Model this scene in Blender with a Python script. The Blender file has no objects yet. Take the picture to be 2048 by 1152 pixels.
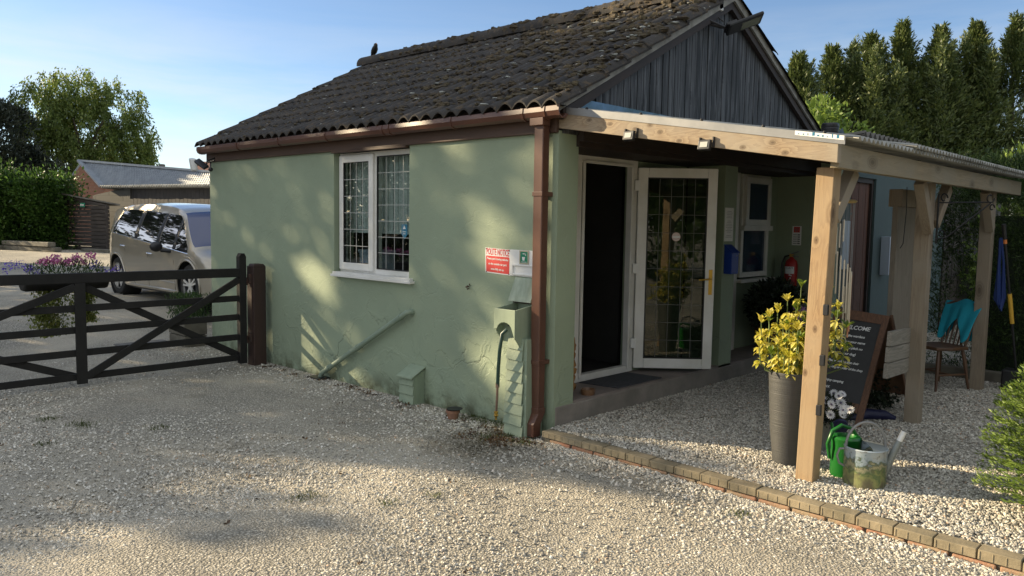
import bpy, math, random
import numpy as np
from mathutils import Vector, Matrix
random.seed(7); RNG = np.random.default_rng(7)
sc = bpy.context.scene
COL = sc.collection
R_ = math.radians

# ------------------------------------------------------------------ camera
CP = np.array([-4.8078, -4.0939, 1.75]); FPX = 1577.0
YAW, PIT, ROL = R_(46.399), R_(-4.851), R_(0.926)
_f = np.array([math.sin(YAW)*math.cos(PIT), math.cos(YAW)*math.cos(PIT), math.sin(PIT)])
_r = np.cross(_f, [0, 0, 1]); _r /= np.linalg.norm(_r); _u = np.cross(_r, _f)
_R = _r*math.cos(ROL)+_u*math.sin(ROL); _U = -_r*math.sin(ROL)+_u*math.cos(ROL)
cd = bpy.data.cameras.new('camera'); cam = bpy.data.objects.new('camera', cd); COL.objects.link(cam)
cd.sensor_width = 36; cd.lens = FPX/2048*36; cd.clip_start = .05; cd.clip_end = 2000
M = Matrix(((_R[0], _U[0], -_f[0], CP[0]), (_R[1], _U[1], -_f[1], CP[1]), (_R[2], _U[2], -_f[2], CP[2]), (0, 0, 0, 1)))
cam.matrix_world = M; sc.camera = cam

# ------------------------------------------------------------------ sky and sun
SUN_EL = R_(21); SDX, SDY = -.466, .885          # ground direction towards the sun
TAN = math.tan(SUN_EL)
w = bpy.data.worlds.new('World'); sc.world = w; w.use_nodes = True
nt = w.node_tree; nt.nodes.clear()
o_ = nt.nodes.new('ShaderNodeOutputWorld'); bg = nt.nodes.new('ShaderNodeBackground')
sky = nt.nodes.new('ShaderNodeTexSky'); sky.sky_type = 'NISHITA'; sky.sun_disc = False
sky.sun_elevation = SUN_EL; sky.sun_rotation = math.atan2(SDX, SDY)
sky.air_density = .8; sky.dust_density = .35; sky.ozone_density = 2.2; sky.altitude = 50
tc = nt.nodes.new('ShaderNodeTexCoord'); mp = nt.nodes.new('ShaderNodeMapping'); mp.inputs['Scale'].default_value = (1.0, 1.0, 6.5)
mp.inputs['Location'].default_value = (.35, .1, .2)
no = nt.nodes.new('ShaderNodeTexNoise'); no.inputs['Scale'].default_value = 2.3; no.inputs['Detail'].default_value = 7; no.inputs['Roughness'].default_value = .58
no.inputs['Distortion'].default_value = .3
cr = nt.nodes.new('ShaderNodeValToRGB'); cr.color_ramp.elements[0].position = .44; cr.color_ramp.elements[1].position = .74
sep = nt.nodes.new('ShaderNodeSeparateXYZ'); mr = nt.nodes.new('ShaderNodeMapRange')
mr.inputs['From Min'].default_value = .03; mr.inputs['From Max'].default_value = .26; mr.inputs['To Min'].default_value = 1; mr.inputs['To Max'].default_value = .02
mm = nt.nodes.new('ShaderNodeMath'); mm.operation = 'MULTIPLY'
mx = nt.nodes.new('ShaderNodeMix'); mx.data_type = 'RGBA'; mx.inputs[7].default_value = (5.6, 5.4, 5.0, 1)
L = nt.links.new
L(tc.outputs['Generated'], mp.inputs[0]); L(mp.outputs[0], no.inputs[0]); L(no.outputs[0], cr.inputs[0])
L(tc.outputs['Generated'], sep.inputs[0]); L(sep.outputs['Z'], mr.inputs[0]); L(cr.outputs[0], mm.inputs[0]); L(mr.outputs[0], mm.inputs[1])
L(mm.outputs[0], mx.inputs[0]); L(sky.outputs[0], mx.inputs[6]); # broken bright cloud added out of view, overhead and behind, to lift ambient light
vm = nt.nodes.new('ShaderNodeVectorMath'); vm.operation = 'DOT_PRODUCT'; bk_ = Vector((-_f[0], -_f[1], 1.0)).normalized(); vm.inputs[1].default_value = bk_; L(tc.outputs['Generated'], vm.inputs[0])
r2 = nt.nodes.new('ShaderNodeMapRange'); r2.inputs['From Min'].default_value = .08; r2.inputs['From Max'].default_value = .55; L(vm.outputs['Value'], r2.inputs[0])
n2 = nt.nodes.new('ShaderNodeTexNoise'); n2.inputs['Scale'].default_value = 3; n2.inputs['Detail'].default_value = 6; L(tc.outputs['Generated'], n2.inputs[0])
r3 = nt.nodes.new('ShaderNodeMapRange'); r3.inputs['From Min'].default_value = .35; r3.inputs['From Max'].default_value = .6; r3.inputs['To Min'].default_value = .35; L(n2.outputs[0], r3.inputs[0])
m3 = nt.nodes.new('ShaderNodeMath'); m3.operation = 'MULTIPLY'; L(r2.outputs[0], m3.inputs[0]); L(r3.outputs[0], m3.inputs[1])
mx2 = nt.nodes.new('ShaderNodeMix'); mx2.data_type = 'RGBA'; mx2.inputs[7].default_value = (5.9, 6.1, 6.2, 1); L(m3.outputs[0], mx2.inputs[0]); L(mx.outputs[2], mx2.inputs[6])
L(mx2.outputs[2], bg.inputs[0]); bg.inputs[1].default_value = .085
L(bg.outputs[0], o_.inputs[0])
sd = bpy.data.lights.new('sun', 'SUN'); sd.energy = 5.0; sd.angle = R_(.45); sd.color = (1.0, .81, .53)
sun = bpy.data.objects.new('sun', sd); COL.objects.link(sun)
S = Vector((SDX*math.cos(SUN_EL), SDY*math.cos(SUN_EL), math.sin(SUN_EL)))
sun.rotation_euler = S.to_track_quat('Z', 'Y').to_euler(); sun.location = (-6, 10, 12)
sc.view_settings.view_transform = 'Standard'; sc.view_settings.look = 'None'; sc.view_settings.gamma = 1
sc.view_settings.exposure = 1.08
sc.cycles.max_bounces = 8; sc.cycles.transparent_max_bounces = 12

# ------------------------------------------------------------------ materials
def c4(c): return (c[0], c[1], c[2], 1)
class NT:
    def __init__(s, name):
        s.m = bpy.data.materials.new(name); s.m.use_nodes = True; s.t = s.m.node_tree; s.n = s.t.nodes; s.l = s.t.links.new
        s.b = s.n['Principled BSDF']; s.out = s.n['Material Output']
        s.tc = s.n.new('ShaderNodeTexCoord')
    def map(s, scale=(1, 1, 1), rot=(0, 0, 0)):
        m = s.n.new('ShaderNodeMapping'); m.inputs['Scale'].default_value = scale; m.inputs['Rotation'].default_value = rot
        s.l(s.tc.outputs['Object'], m.inputs[0]); return m.outputs[0]
    def noise(s, vec, scale, detail=4, rough=.55, dist=0):
        n = s.n.new('ShaderNodeTexNoise'); n.inputs['Scale'].default_value = scale; n.inputs['Detail'].default_value = detail
        n.inputs['Roughness'].default_value = rough; n.inputs['Distortion'].default_value = dist; s.l(vec, n.inputs[0]); return n.outputs[0]
    def vor(s, vec, scale, feature='F1', rnd=1):
        n = s.n.new('ShaderNodeTexVoronoi'); n.feature = feature; n.inputs['Scale'].default_value = scale; n.inputs['Randomness'].default_value = rnd
        s.l(vec, n.inputs[0]); return n
    def ramp(s, fac, *stops):
        r = s.n.new('ShaderNodeValToRGB'); e = r.color_ramp.elements
        while len(e) < len(stops): e.new(.5)
        for i, (p, c) in enumerate(stops): e[i].position = p; e[i].color = c4(c) if not isinstance(c, (int, float)) else (c, c, c, 1)
        s.l(fac, r.inputs[0]); return r.outputs[0]
    def mix(s, fac, a, b, mode='MIX'):
        m = s.n.new('ShaderNodeMix'); m.data_type = 'RGBA'; m.blend_type = mode
        for i, v in ((0, fac), (6, a), (7, b)):
            if isinstance(v, (int, float)): m.inputs[i].default_value = v
            elif isinstance(v, tuple): m.inputs[i].default_value = c4(v)
            else: s.l(v, m.inputs[i])
        return m.outputs[2]
    def math(s, op, a, b=0, c=0):
        m = s.n.new('ShaderNodeMath'); m.operation = op
        for i, v in enumerate((a, b, c)):
            if isinstance(v, (int, float)): m.inputs[i].default_value = v
            else: s.l(v, m.inputs[i])
        return m.outputs[0]
    def bump(s, h, strength=.3, dist=.01, nrm=None):
        b = s.n.new('ShaderNodeBump'); b.inputs['Strength'].default_value = strength; b.inputs['Distance'].default_value = dist
        s.l(h, b.inputs['Height'])
        if nrm is not None: s.l(nrm, b.inputs['Normal'])
        s.l(b.outputs[0], s.b.inputs['Normal']); return b.outputs[0]
    def set(s, col=None, rough=None, metal=None, **k):
        for key, v in (('Base Color', col), ('Roughness', rough), ('Metallic', metal)):
            if v is None: continue
            if isinstance(v, tuple): s.b.inputs[key].default_value = c4(v)
            elif isinstance(v, (int, float)): s.b.inputs[key].default_value = v
            else: s.l(v, s.b.inputs[key])
        for kk, v in k.items(): s.b.inputs[kk.replace('_', ' ')].default_value = v
        return s.m
def mat(name, col, rough=.6, col2=None, scale=6, metal=0, bump=0, bscale=None, lo=.35, hi=.65, bdist=.004, stretch=(1, 1, 1), **k):
    t = NT(name); v = t.map(stretch)
    c = col
    if col2 is not None:
        c = t.mix(t.ramp(t.noise(v, scale, 6, .6), (lo, 0), (hi, 1)), tuple(col), tuple(col2))
    if bump: t.bump(t.noise(v, bscale or scale*4, 6, .6), bump, bdist)
    return t.set(c if col2 is not None else tuple(col), rough, metal, **k)

def wood(name, light, dark, axis, ring=9, rough=.75, knots=True, bump=.35, grey=None, pts=()):
    t = NT(name); st = [1, 1, 1]; st[axis] = .09
    v = t.map(tuple(st))
    n = t.noise(v, ring, 6, .6, 1.2)
    kd = None
    for p_ in pts:
        vs_ = t.n.new('ShaderNodeVectorMath'); vs_.operation = 'SUBTRACT'; t.l(t.tc.outputs['Object'], vs_.inputs[0]); vs_.inputs[1].default_value = p_
        vm_ = t.n.new('ShaderNodeVectorMath'); vm_.operation = 'MULTIPLY'; q_ = [1, 1, 1]; q_[axis] = .62; vm_.inputs[1].default_value = q_; t.l(vs_.outputs[0], vm_.inputs[0])
        vl_ = t.n.new('ShaderNodeVectorMath'); vl_.operation = 'LENGTH'; t.l(vm_.outputs[0], vl_.inputs[0])
        kd = vl_.outputs['Value'] if kd is None else t.math('MINIMUM', kd, vl_.outputs['Value'])
    if kd is not None: n = t.math('ADD', n, t.math('MULTIPLY', t.math('POWER', 2.718, t.math('MULTIPLY', kd, -30)), .45))
    wv = t.math('FRACT', t.math('MULTIPLY', n, 7))
    c = t.mix(t.ramp(wv, (.0, 0), (.55, .5), (1, 1)), tuple(light), tuple(dark))
    fine = t.noise(t.map(tuple([1.0 if i != axis else .03 for i in range(3)])), 160, 3)
    c = t.mix(t.math('MULTIPLY', fine, .5), c, tuple(x*.55 for x in dark))
    big = t.noise(t.map(), 1.7, 3)
    if grey: c = t.mix(t.ramp(big, (.38, 0), (.62, .8)), c, tuple(grey))
    if knots:
        s2 = [1, 1, 1]; s2[axis] = .45
        vo = t.vor(t.map(tuple(s2)), 4.6)
        c = t.mix(t.ramp(vo.outputs['Distance'], (.055, .95), (.09, .45), (.12, .75), (.15, .2), (.18, .4), (.23, 0)), c, tuple(x*.45 for x in dark))
    if kd is not None: c = t.mix(t.ramp(kd, (.004, .95), (.009, .5), (.013, .75), (.017, .0)), c, tuple(x*.4 for x in dark))
    t.bump(t.math('ADD', fine, t.math('MULTIPLY', wv, .3)), bump, .003)
    return t.set(c, rough)

def m_gravel(name, dusty=.5):
    t = NT(name); v = t.map()
    vo = t.vor(v, 68); vo2 = t.vor(v, 130)
    rc = t.n.new('ShaderNodeSeparateColor'); t.l(vo.outputs['Color'], rc.inputs[0])
    stone = t.ramp(rc.outputs[0], (0, (.20, .185, .155)), (.3, (.36, .33, .275)), (.7, (.50, .46, .38)), (1, (.66, .62, .53)))
    gap = t.ramp(vo.outputs['Distance'], (.25, 0), (.62, 1))
    c = t.mix(gap, stone, (.20, .185, .15))
    dust = t.ramp(t.noise(v, .55, 5, .6, .4), (.42, 0), (.62, dusty))
    c = t.mix(dust, c, (.46, .415, .33))
    dirt = t.ramp(t.noise(v, 1.1, 6, .62), (.60, 0), (.74, .55))
    c = t.mix(dirt, c, (.13, .11, .07))
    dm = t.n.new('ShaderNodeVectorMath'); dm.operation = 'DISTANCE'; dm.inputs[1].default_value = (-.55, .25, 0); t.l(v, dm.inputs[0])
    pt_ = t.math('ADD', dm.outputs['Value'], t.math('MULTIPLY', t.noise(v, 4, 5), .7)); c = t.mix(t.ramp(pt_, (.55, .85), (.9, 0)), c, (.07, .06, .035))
    h = t.math('ADD', t.math('MULTIPLY', vo.outputs['Distance'], -1), t.math('MULTIPLY', vo2.outputs['Distance'], -.4))
    t.bump(h, .9, .012, t.bump(t.noise(v, 4, 5), .5, .05))
    return t.set(c, .9)
def m_stones():
    t = NT('gravel_stone'); g = t.n.new('ShaderNodeNewGeometry')
    c = t.ramp(g.outputs['Random Per Island'], (0, (.17, .16, .14)), (.2, (.33, .31, .265)), (.5, (.47, .44, .37)), (.8, (.60, .565, .49)), (.95, (.75, .715, .64)), (1, (.42, .27, .16)))
    dirt = t.ramp(t.noise(t.map(), 1.1, 6, .62), (.60, 0), (.74, .6))
    c = t.mix(dirt, c, (.14, .12, .08))
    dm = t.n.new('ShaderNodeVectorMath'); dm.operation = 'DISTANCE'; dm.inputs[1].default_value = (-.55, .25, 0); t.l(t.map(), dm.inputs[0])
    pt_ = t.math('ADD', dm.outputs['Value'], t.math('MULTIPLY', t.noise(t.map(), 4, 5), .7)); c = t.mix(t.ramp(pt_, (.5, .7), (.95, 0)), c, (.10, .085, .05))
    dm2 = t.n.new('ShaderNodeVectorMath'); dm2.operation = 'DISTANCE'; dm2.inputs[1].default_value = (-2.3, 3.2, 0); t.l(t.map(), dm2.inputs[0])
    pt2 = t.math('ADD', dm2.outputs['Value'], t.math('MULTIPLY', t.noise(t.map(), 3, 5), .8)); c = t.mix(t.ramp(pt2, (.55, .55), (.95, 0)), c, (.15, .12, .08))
    return t.set(c, .85)

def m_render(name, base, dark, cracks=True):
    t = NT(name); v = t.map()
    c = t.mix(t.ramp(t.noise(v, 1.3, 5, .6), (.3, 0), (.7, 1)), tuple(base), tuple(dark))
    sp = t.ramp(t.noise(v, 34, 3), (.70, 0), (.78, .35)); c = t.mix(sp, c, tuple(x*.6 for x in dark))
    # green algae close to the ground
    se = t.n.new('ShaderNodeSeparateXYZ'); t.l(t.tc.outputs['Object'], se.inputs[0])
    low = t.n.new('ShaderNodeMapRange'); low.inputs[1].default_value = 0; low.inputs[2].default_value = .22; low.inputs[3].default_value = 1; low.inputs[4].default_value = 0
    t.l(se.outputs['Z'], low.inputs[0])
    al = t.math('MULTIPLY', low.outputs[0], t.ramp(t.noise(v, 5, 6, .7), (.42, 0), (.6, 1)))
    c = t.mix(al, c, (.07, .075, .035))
    h = t.math('ADD', t.math('MULTIPLY', t.noise(v, 85, 4, .6), .35), t.math('MULTIPLY', t.noise(v, 9, 5, .6), .55))
    if cracks:
        # raised flaking patches low on the wall and thin cracks
        warp = t.n.new('ShaderNodeVectorMath'); warp.operation = 'ADD'
        nn = t.n.new('ShaderNodeTexNoise'); nn.inputs['Scale'].default_value = 3; nn.inputs['Detail'].default_value = 5; t.l(v, nn.inputs[0])
        sc_ = t.n.new('ShaderNodeVectorMath'); sc_.operation = 'SCALE'; sc_.inputs['Scale'].default_value = .5; t.l(nn.outputs['Color'], sc_.inputs[0])
        t.l(v, warp.inputs[0]); t.l(sc_.outputs[0], warp.inputs[1])
        ve = t.vor(warp.outputs[0], 1.5, 'DISTANCE_TO_EDGE')
        line = t.ramp(ve.outputs['Distance'], (0, 1), (.009, 0))
        gate = t.ramp(t.noise(v, 1.6, 2), (.54, 0), (.60, 1))
        lw = t.n.new('ShaderNodeMapRange'); lw.inputs[1].default_value = .3; lw.inputs[2].default_value = 1.1; lw.inputs[3].default_value = 1; lw.inputs[4].default_value = .18
        t.l(se.outputs['Z'], lw.inputs[0])
        ck = t.math('MULTIPLY', t.math('MULTIPLY', line, gate), lw.outputs[0])
        c = t.mix(t.math('MULTIPLY', ck, .55), c, tuple(x*.4 for x in dark))
        ridge = t.ramp(ve.outputs['Distance'], (.0, .1), (.03, .45), (.07, 0))
        pe = t.ramp(t.noise(v, 2.4, 6, .65, .6), (.53, 0), (.56, 1))
        h = t.math('ADD', h, t.math('MULTIPLY', t.math('MULTIPLY', ridge, lw.outputs[0]), 1.0))
        h = t.math('ADD', h, t.math('MULTIPLY', t.math('MULTIPLY', pe, lw.outputs[0]), .9))
        h = t.math('SUBTRACT', h, t.math('MULTIPLY', ck, 1.2))
    t.bump(h, .55, .010)
    return t.set(c, .72)

def m_leaf(name, a, b, c_=None, trans=.35, rough=.5):
    t = NT(name); g = t.n.new('ShaderNodeNewGeometry')
    stops = [(0, a), (1, b)] if c_ is None else [(0, a), (.6, b), (1, c_)]
    col = t.ramp(g.outputs['Random Per Island'], *stops)
    cl = t.noise(t.map(), .9, 3); col = t.mix(t.ramp(cl, (.35, .0), (.7, .45)), col, tuple(x*.45 for x in a))
    t.set(col, rough); tr = t.n.new('ShaderNodeBsdfTranslucent'); t.l(col, tr.inputs[0])
    ms = t.n.new('ShaderNodeMixShader'); ms.inputs[0].default_value = trans
    t.l(t.b.outputs[0], ms.inputs[1]); t.l(tr.outputs[0], ms.inputs[2]); t.l(ms.outputs[0], t.out.inputs[0])
    return t.m
def m_glass(name, tint=(.9, .95, .93), refl=.12, rough=.01, dens=.9):
    t = NT(name); t.n.remove(t.b)
    tr = t.n.new('ShaderNodeBsdfTransparent'); tr.inputs[0].default_value = c4(tuple(x*dens for x in tint))
    gl = t.n.new('ShaderNodeBsdfGlossy'); gl.inputs['Roughness'].default_value = rough
    fr = t.n.new('ShaderNodeLayerWeight'); fr.inputs[0].default_value = .5
    f = t.math('ADD', t.math('MULTIPLY', t.math('POWER', fr.outputs['Facing'], 3.5), .75), refl)
    nn = t.n.new('ShaderNodeBump'); nn.inputs['Strength'].default_value = .03; nn.inputs['Distance'].default_value = .02; t.l(t.noise(t.map(), 4, 2), nn.inputs['Height'])
    t.l(nn.outputs[0], gl.inputs['Normal'])
    ms = t.n.new('ShaderNodeMixShader'); t.l(f, ms.inputs[0]); t.l(tr.outputs[0], ms.inputs[1]); t.l(gl.outputs[0], ms.inputs[2])
    t.l(ms.outputs[0], t.out.inputs[0]); return t.m
def m_brick(name, a, b, mortar, bw=.22, bh=.075, axis='x', gap=.010, bump=.6):
    t = NT(name); se = t.n.new('ShaderNodeSeparateXYZ'); t.l(t.tc.outputs['Object'], se.inputs[0])
    cb = t.n.new('ShaderNodeCombineXYZ'); t.l(se.outputs['X' if axis == 'x' else 'Y'], cb.inputs[0]); t.l(se.outputs['Z'], cb.inputs[1])
    br = t.n.new('ShaderNodeTexBrick'); br.inputs['Scale'].default_value = 1; br.inputs['Brick Width'].default_value = bw; br.inputs['Row Height'].default_value = bh
    br.inputs['Mortar Size'].default_value = gap; br.inputs['Color1'].default_value = c4(a); br.inputs['Color2'].default_value = c4(b); br.inputs['Mortar'].default_value = c4(mortar)
    t.l(cb.outputs[0], br.inputs[0]); c = t.mix(t.math('MULTIPLY', t.noise(t.map(), 9, 5), .6), br.outputs[0], tuple(x*.6 for x in a))
    t.bump(t.math('SUBTRACT', t.math('MULTIPLY', t.noise(t.map(), 40, 4), .3), br.outputs['Fac']), bump, .008)
    return t.set(c, .85)

KN1 = [(-.497, 2.483), (-.723, 2.431), (-.852, 2.45), (-.938, 2.395), (-1.096, 2.325), (-1.782, 2.274), (-1.577, 2.255), (-1.868, 2.205), (-.30, 2.527)]
KN2 = [(-2.04, 1.09), (-1.99, .80), (-2.02, 1.66)]
MT = dict(
    ground=m_gravel('gravel_ground', .8), stones=m_stones(),
    render=m_render('sage_render', (.278, .338, .235), (.240, .292, .205)),
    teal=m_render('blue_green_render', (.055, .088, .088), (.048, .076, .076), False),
    upvc=mat('white_upvc', (.74, .73, .70), .35, (.62, .61, .56), 3, bump=.05),
    lead=mat('lead_strip', (.42, .42, .40), .5), leadd=mat('dark_lead_strip', (.13, .13, .12), .5), gasket=mat('black_gasket', (.012, .012, .013), .6),
    glass=m_glass('window_glass'), doorglass=m_glass('door_glass', (.75, .82, .74), .05, .015, .6),
    blind=mat('roller_blind', (.80, .83, .80), .8, (.66, .70, .70), 2), paper=mat('white_paper', (.75, .75, .73), .7),
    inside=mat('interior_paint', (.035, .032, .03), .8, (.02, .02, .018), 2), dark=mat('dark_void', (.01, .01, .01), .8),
    brownpl=mat('brown_plastic', (.105, .046, .029), .34, (.08, .036, .025), 3, bump=.03),
    fascia=mat('brown_fascia_timber', (.085, .045, .028), .6, (.045, .028, .020), 3, bump=.4, stretch=(1, .2, 1)),
    barge=mat('weathered_bargeboard', (.30, .29, .26), .8, (.14, .13, .11), 6, bump=.4),
    concrete=mat('plinth_concrete', (.27, .24, .21), .85, (.17, .155, .135), 3, bump=.5, bscale=18, bdist=.012),
    floor=mat('threshold_concrete', (.24, .20, .18), .7, (.17, .145, .13), 4, bump=.2),
    zinc=mat('galvanised_trim', (.26, .26, .26), .5, (.19, .195, .20), 4, metal=.3),
    flash=mat('blue_grey_flashing', (.10, .15, .21), .3, (.04, .07, .07), 5, metal=.6),
    sheet=mat('fibre_cement_sheet', (.36, .36, .34), .75, (.20, .20, .18), 5, bump=.3),
    sheetdark=mat('old_roof_sheet', (.17, .16, .145), .85, (.09, .085, .075), 5, bump=.4),
    oak=wood('fresh_timber', (.43, .275, .13), (.22, .12, .052), 2, grey=(.34, .25, .15), pts=[(.175, y, z-.08) for y, z in KN2]), oaky=wood('fresh_timber_beam', (.40, .30, .185), (.23, .15, .085), 1, grey=(.30, .26, .20), pts=[(0, y, z-.08) for y, z in KN1]),
    oakx=wood('weathered_timber_beam', (.36, .29, .185), (.24, .18, .10), 0, grey=(.25, .22, .16)),
    oakg=wood('greyed_timber_post', (.33, .26, .18), (.22, .165, .11), 2, grey=(.27, .23, .175)),
    plankg=wood('grey_plank', (.36, .33, .28), (.22, .20, .165), 0), plankv=wood('grey_tall_board', (.30, .26, .21), (.22, .19, .15), 2),
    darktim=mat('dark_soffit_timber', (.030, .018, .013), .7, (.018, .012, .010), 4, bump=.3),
    black=mat('black_plastic', (.015, .015, .017), .4), iron=mat('black_iron', (.012, .012, .012), .5, metal=.4),
    lens=mat('lamp_lens', (.42, .42, .38), .25), white=mat('white_plastic', (.72, .72, .70), .4),
    gate=mat('black_stained_timber', (.005, .0045, .004), .8, (.012, .011, .0095), 6, bump=.6, bscale=30, bdist=.003),
    gpost=mat('brown_stained_post', (.045, .022, .016), .65, (.022, .012, .009), 4, bump=.7, bscale=20, stretch=(1, 1, .15)),
    rust=mat('rusty_iron', (.09, .045, .03), .8, (.03, .025, .02), 14, bump=.3),
    sage=mat('sage_painted_timber', (.27, .33, .235), .62, (.22, .275, .195), 8, bump=.35, stretch=(1, 1, .3)),
    sagep=mat('sage_painted_pipe', (.24, .30, .225), .45, (.20, .26, .20), 4),
    hose=mat('green_hose', (.012, .045, .035), .4), copper=mat('old_copper', (.25, .17, .13), .45, metal=.6), brass=mat('brass', (.60, .38, .08), .3, metal=.9),
    terra=mat('terracotta', (.30, .15, .09), .8, (.22, .12, .08), 9, bump=.2), terrad=mat('brown_terracotta', (.12, .055, .035), .6),
    red=mat('red_paint', (.40, .020, .018), .4), redsign=mat('red_sign', (.60, .045, .04), .5), greens=mat('green_sign', (.015, .20, .11), .5), blues=mat('blue_sticker', (.02, .16, .26), .4),
    blue=mat('blue_enamel', (.010, .045, .28), .4), chalkb=mat('blackboard', (.018, .018, .018), .6, (.03, .03, .03), 4), chalk=mat('chalk', (.70, .70, .68), .9),
    brownw=wood('brown_frame_timber', (.17, .085, .045), (.10, .05, .03), 2, knots=False), doorw=wood('brown_door_timber', (.14, .055, .028), (.09, .034, .018), 2, ring=6, knots=False),
    pot=None, gplastic=mat('green_plastic', (.010, .13, .018), .32, (.008, .10, .014), 5), galv=None,
    zincbox=mat('grey_zinc_planter', (.24, .26, .25), .5, (.18, .20, .19), 5), soil=mat('soil', (.03, .02, .013), .95),
    towel=mat('turquoise_towel', (.012, .30, .40), .9, bump=.5, bscale=160), chairw=mat('varnished_chair_wood', (.13, .07, .035), .4, (.09, .045, .025), 8),
    rope=mat('blue_rope', (.012, .035, .16), .7, bump=.5, bscale=120), yellow=mat('yellow_grip', (.62, .36, .04), .5), orange=mat('orange_band', (.65, .2, .05), .5),
    mat_=mat('ribbed_doormat', (.055, .058, .065), .9, (.04, .042, .05), 20, bump=.5, bscale=120),
    carpaint=mat('champagne_paint', (.42, .375, .30), .32, metal=.45, Coat_Weight=1.0, Coat_Roughness=.04),
    carglass=mat('dark_car_glass', (.008, .009, .010), .03, Specular_IOR_Level=1.0, Coat_Weight=1.0, Coat_Roughness=.02), windscreen=mat('blue_windscreen', (.030, .045, .13), .08, Coat_Weight=.8, Coat_Roughness=.02),
    tyre=mat('tyre_rubber', (.018, .018, .018), .8), alloy=mat('alloy_wheel', (.60, .59, .56), .35, metal=.15), chrome=mat('chrome', (.75, .75, .74), .12, metal=1),
    headl=mat('headlamp', (.65, .68, .70), .1, Coat_Weight=1.0), charc=None,
    barngrey=mat('slate_sheet_tiles', (.27, .30, .34), .45, (.20, .225, .26), 3, metal=.1), redroof=mat('red_roof_tiles', (.14, .055, .04), .8, (.09, .04, .03), 8, bump=.5),
    brick=m_brick('red_brick', (.30, .12, .07), (.22, .085, .05), (.30, .26, .21)), cblock=m_brick('grey_concrete_block', (.10, .097, .088), (.075, .072, .066), (.05, .048, .045), .45, .225, 'x', .012, .4),
    shed=mat('dark_shed_boards', (.055, .043, .036), .75, (.026, .021, .019), 3, bump=.5, stretch=(.2, 1, 3)), shedv=mat('black_barn_boards', (.030, .028, .028), .8, (.055, .05, .048), 6, bump=.5, stretch=(3, 3, .2)),
    stone=mat('pale_stone', (.36, .33, .27), .85, (.24, .22, .18), 5, bump=.4), sleeper=mat('old_timber_baulk', (.17, .155, .12), .85, (.10, .09, .07), 5, bump=.5),
    bark=mat('bark', (.10, .08, .055), .9, (.05, .04, .03), 8, bump=.6), birdm=mat('blackbird', (.008, .008, .008), .5),
    moss=mat('roof_moss', (.055, .040, .025), .95, (.10, .08, .045), 7, bump=1, bscale=60, bdist=.02), lichen=mat('pale_lichen', (.42, .43, .40), .95, (.28, .29, .26), 20),
    bamboo=mat('bamboo_disc', (.42, .31, .14), .6, (.34, .24, .10), 9), tubes=mat('chime_tube', (.55, .50, .42), .3, metal=.7), tubesc=mat('copper_chime_tube', (.60, .30, .18), .3, metal=.7),
    carved=mat('orange_carved_stone', (.33, .17, .05), .85, (.22, .11, .04), 12, bump=.8, bscale=25, bdist=.02), bowl=mat('brown_glazed_bowl', (.17, .09, .045), .4, (.12, .065, .035), 9),
    tarp=mat('blue_tarpaulin', (.16, .24, .34), .5, (.10, .12, .14), 5), navy=mat('navy_plastic', (.01, .012, .05), .5), pale=mat('pale_meter_box', (.40, .47, .56), .5),
    l_con=m_leaf('conifer_foliage', (.045, .075, .020), (.115, .155, .040), (.17, .20, .055), .25), l_wil=m_leaf('willow_foliage', (.09, .14, .030), (.18, .25, .055), (.28, .33, .08), .5),
    l_pine=m_leaf('pine_foliage', (.012, .020, .012), (.030, .042, .020), None, .1), l_hed=m_leaf('laurel_foliage', (.030, .065, .014), (.08, .16, .030), (.12, .21, .045), .4, .35),
    l_fern=m_leaf('feathery_foliage', (.09, .15, .020), (.20, .30, .05), (.27, .36, .07), .4), l_hr=m_leaf('hedge_foliage', (.030, .055, .016), (.07, .125, .030), (.11, .18, .045), .35),
    l_yel=m_leaf('golden_leaf', (.46, .46, .05), (.78, .68, .12), (.84, .78, .28), .45, .4), l_grn=m_leaf('fresh_green_leaf', (.10, .17, .02), (.22, .32, .04), (.36, .42, .07), .4),
    l_dk=m_leaf('dark_shrub_leaf', (.012, .022, .010), (.03, .05, .02), None, .2), l_blk=m_leaf('tall_tree_leaf', (.02, .03, .01), (.05, .07, .02), None, .12),
    petalw=mat('white_petal', (.62, .62, .64), .6), petalp=m_leaf('pink_petal', (.42, .06, .24), (.62, .16, .38), (.75, .45, .60), .3), petalv=m_leaf('violet_petal', (.09, .04, .40), (.17, .09, .58), None, .3),
    eye=mat('flower_eye', (.10, .08, .16), .8), trail=m_leaf('trailing_foliage', (.12, .16, .03), (.27, .31, .06), (.38, .38, .10), .4),
    litter=m_leaf('leaf_litter', (.05, .03, .018), (.13, .07, .03), (.20, .12, .04), .1), grass=m_leaf('grass_blade', (.05, .07, .015), (.11, .14, .03), None, .3),
)
def _roofm():
    t = NT('weathered_roof_tile'); v = t.map()
    c = t.mix(t.ramp(t.noise(v, 2.2, 6, .6), (.35, 0), (.65, 1)), (.024, .022, .021), (.048, .042, .036))
    c = t.mix(t.ramp(t.noise(v, 13, 7, .7), (.53, 0), (.62, .85)), c, (.085, .060, .035))
    c = t.mix(t.ramp(t.noise(v, 22, 5, .65), (.665, 0), (.70, .9)), c, (.36, .36, .33))
    t.bump(t.noise(v, 45, 6, .7), .8, .012); return t.set(c, .9)
MT['roof'] = _roofm()
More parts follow.
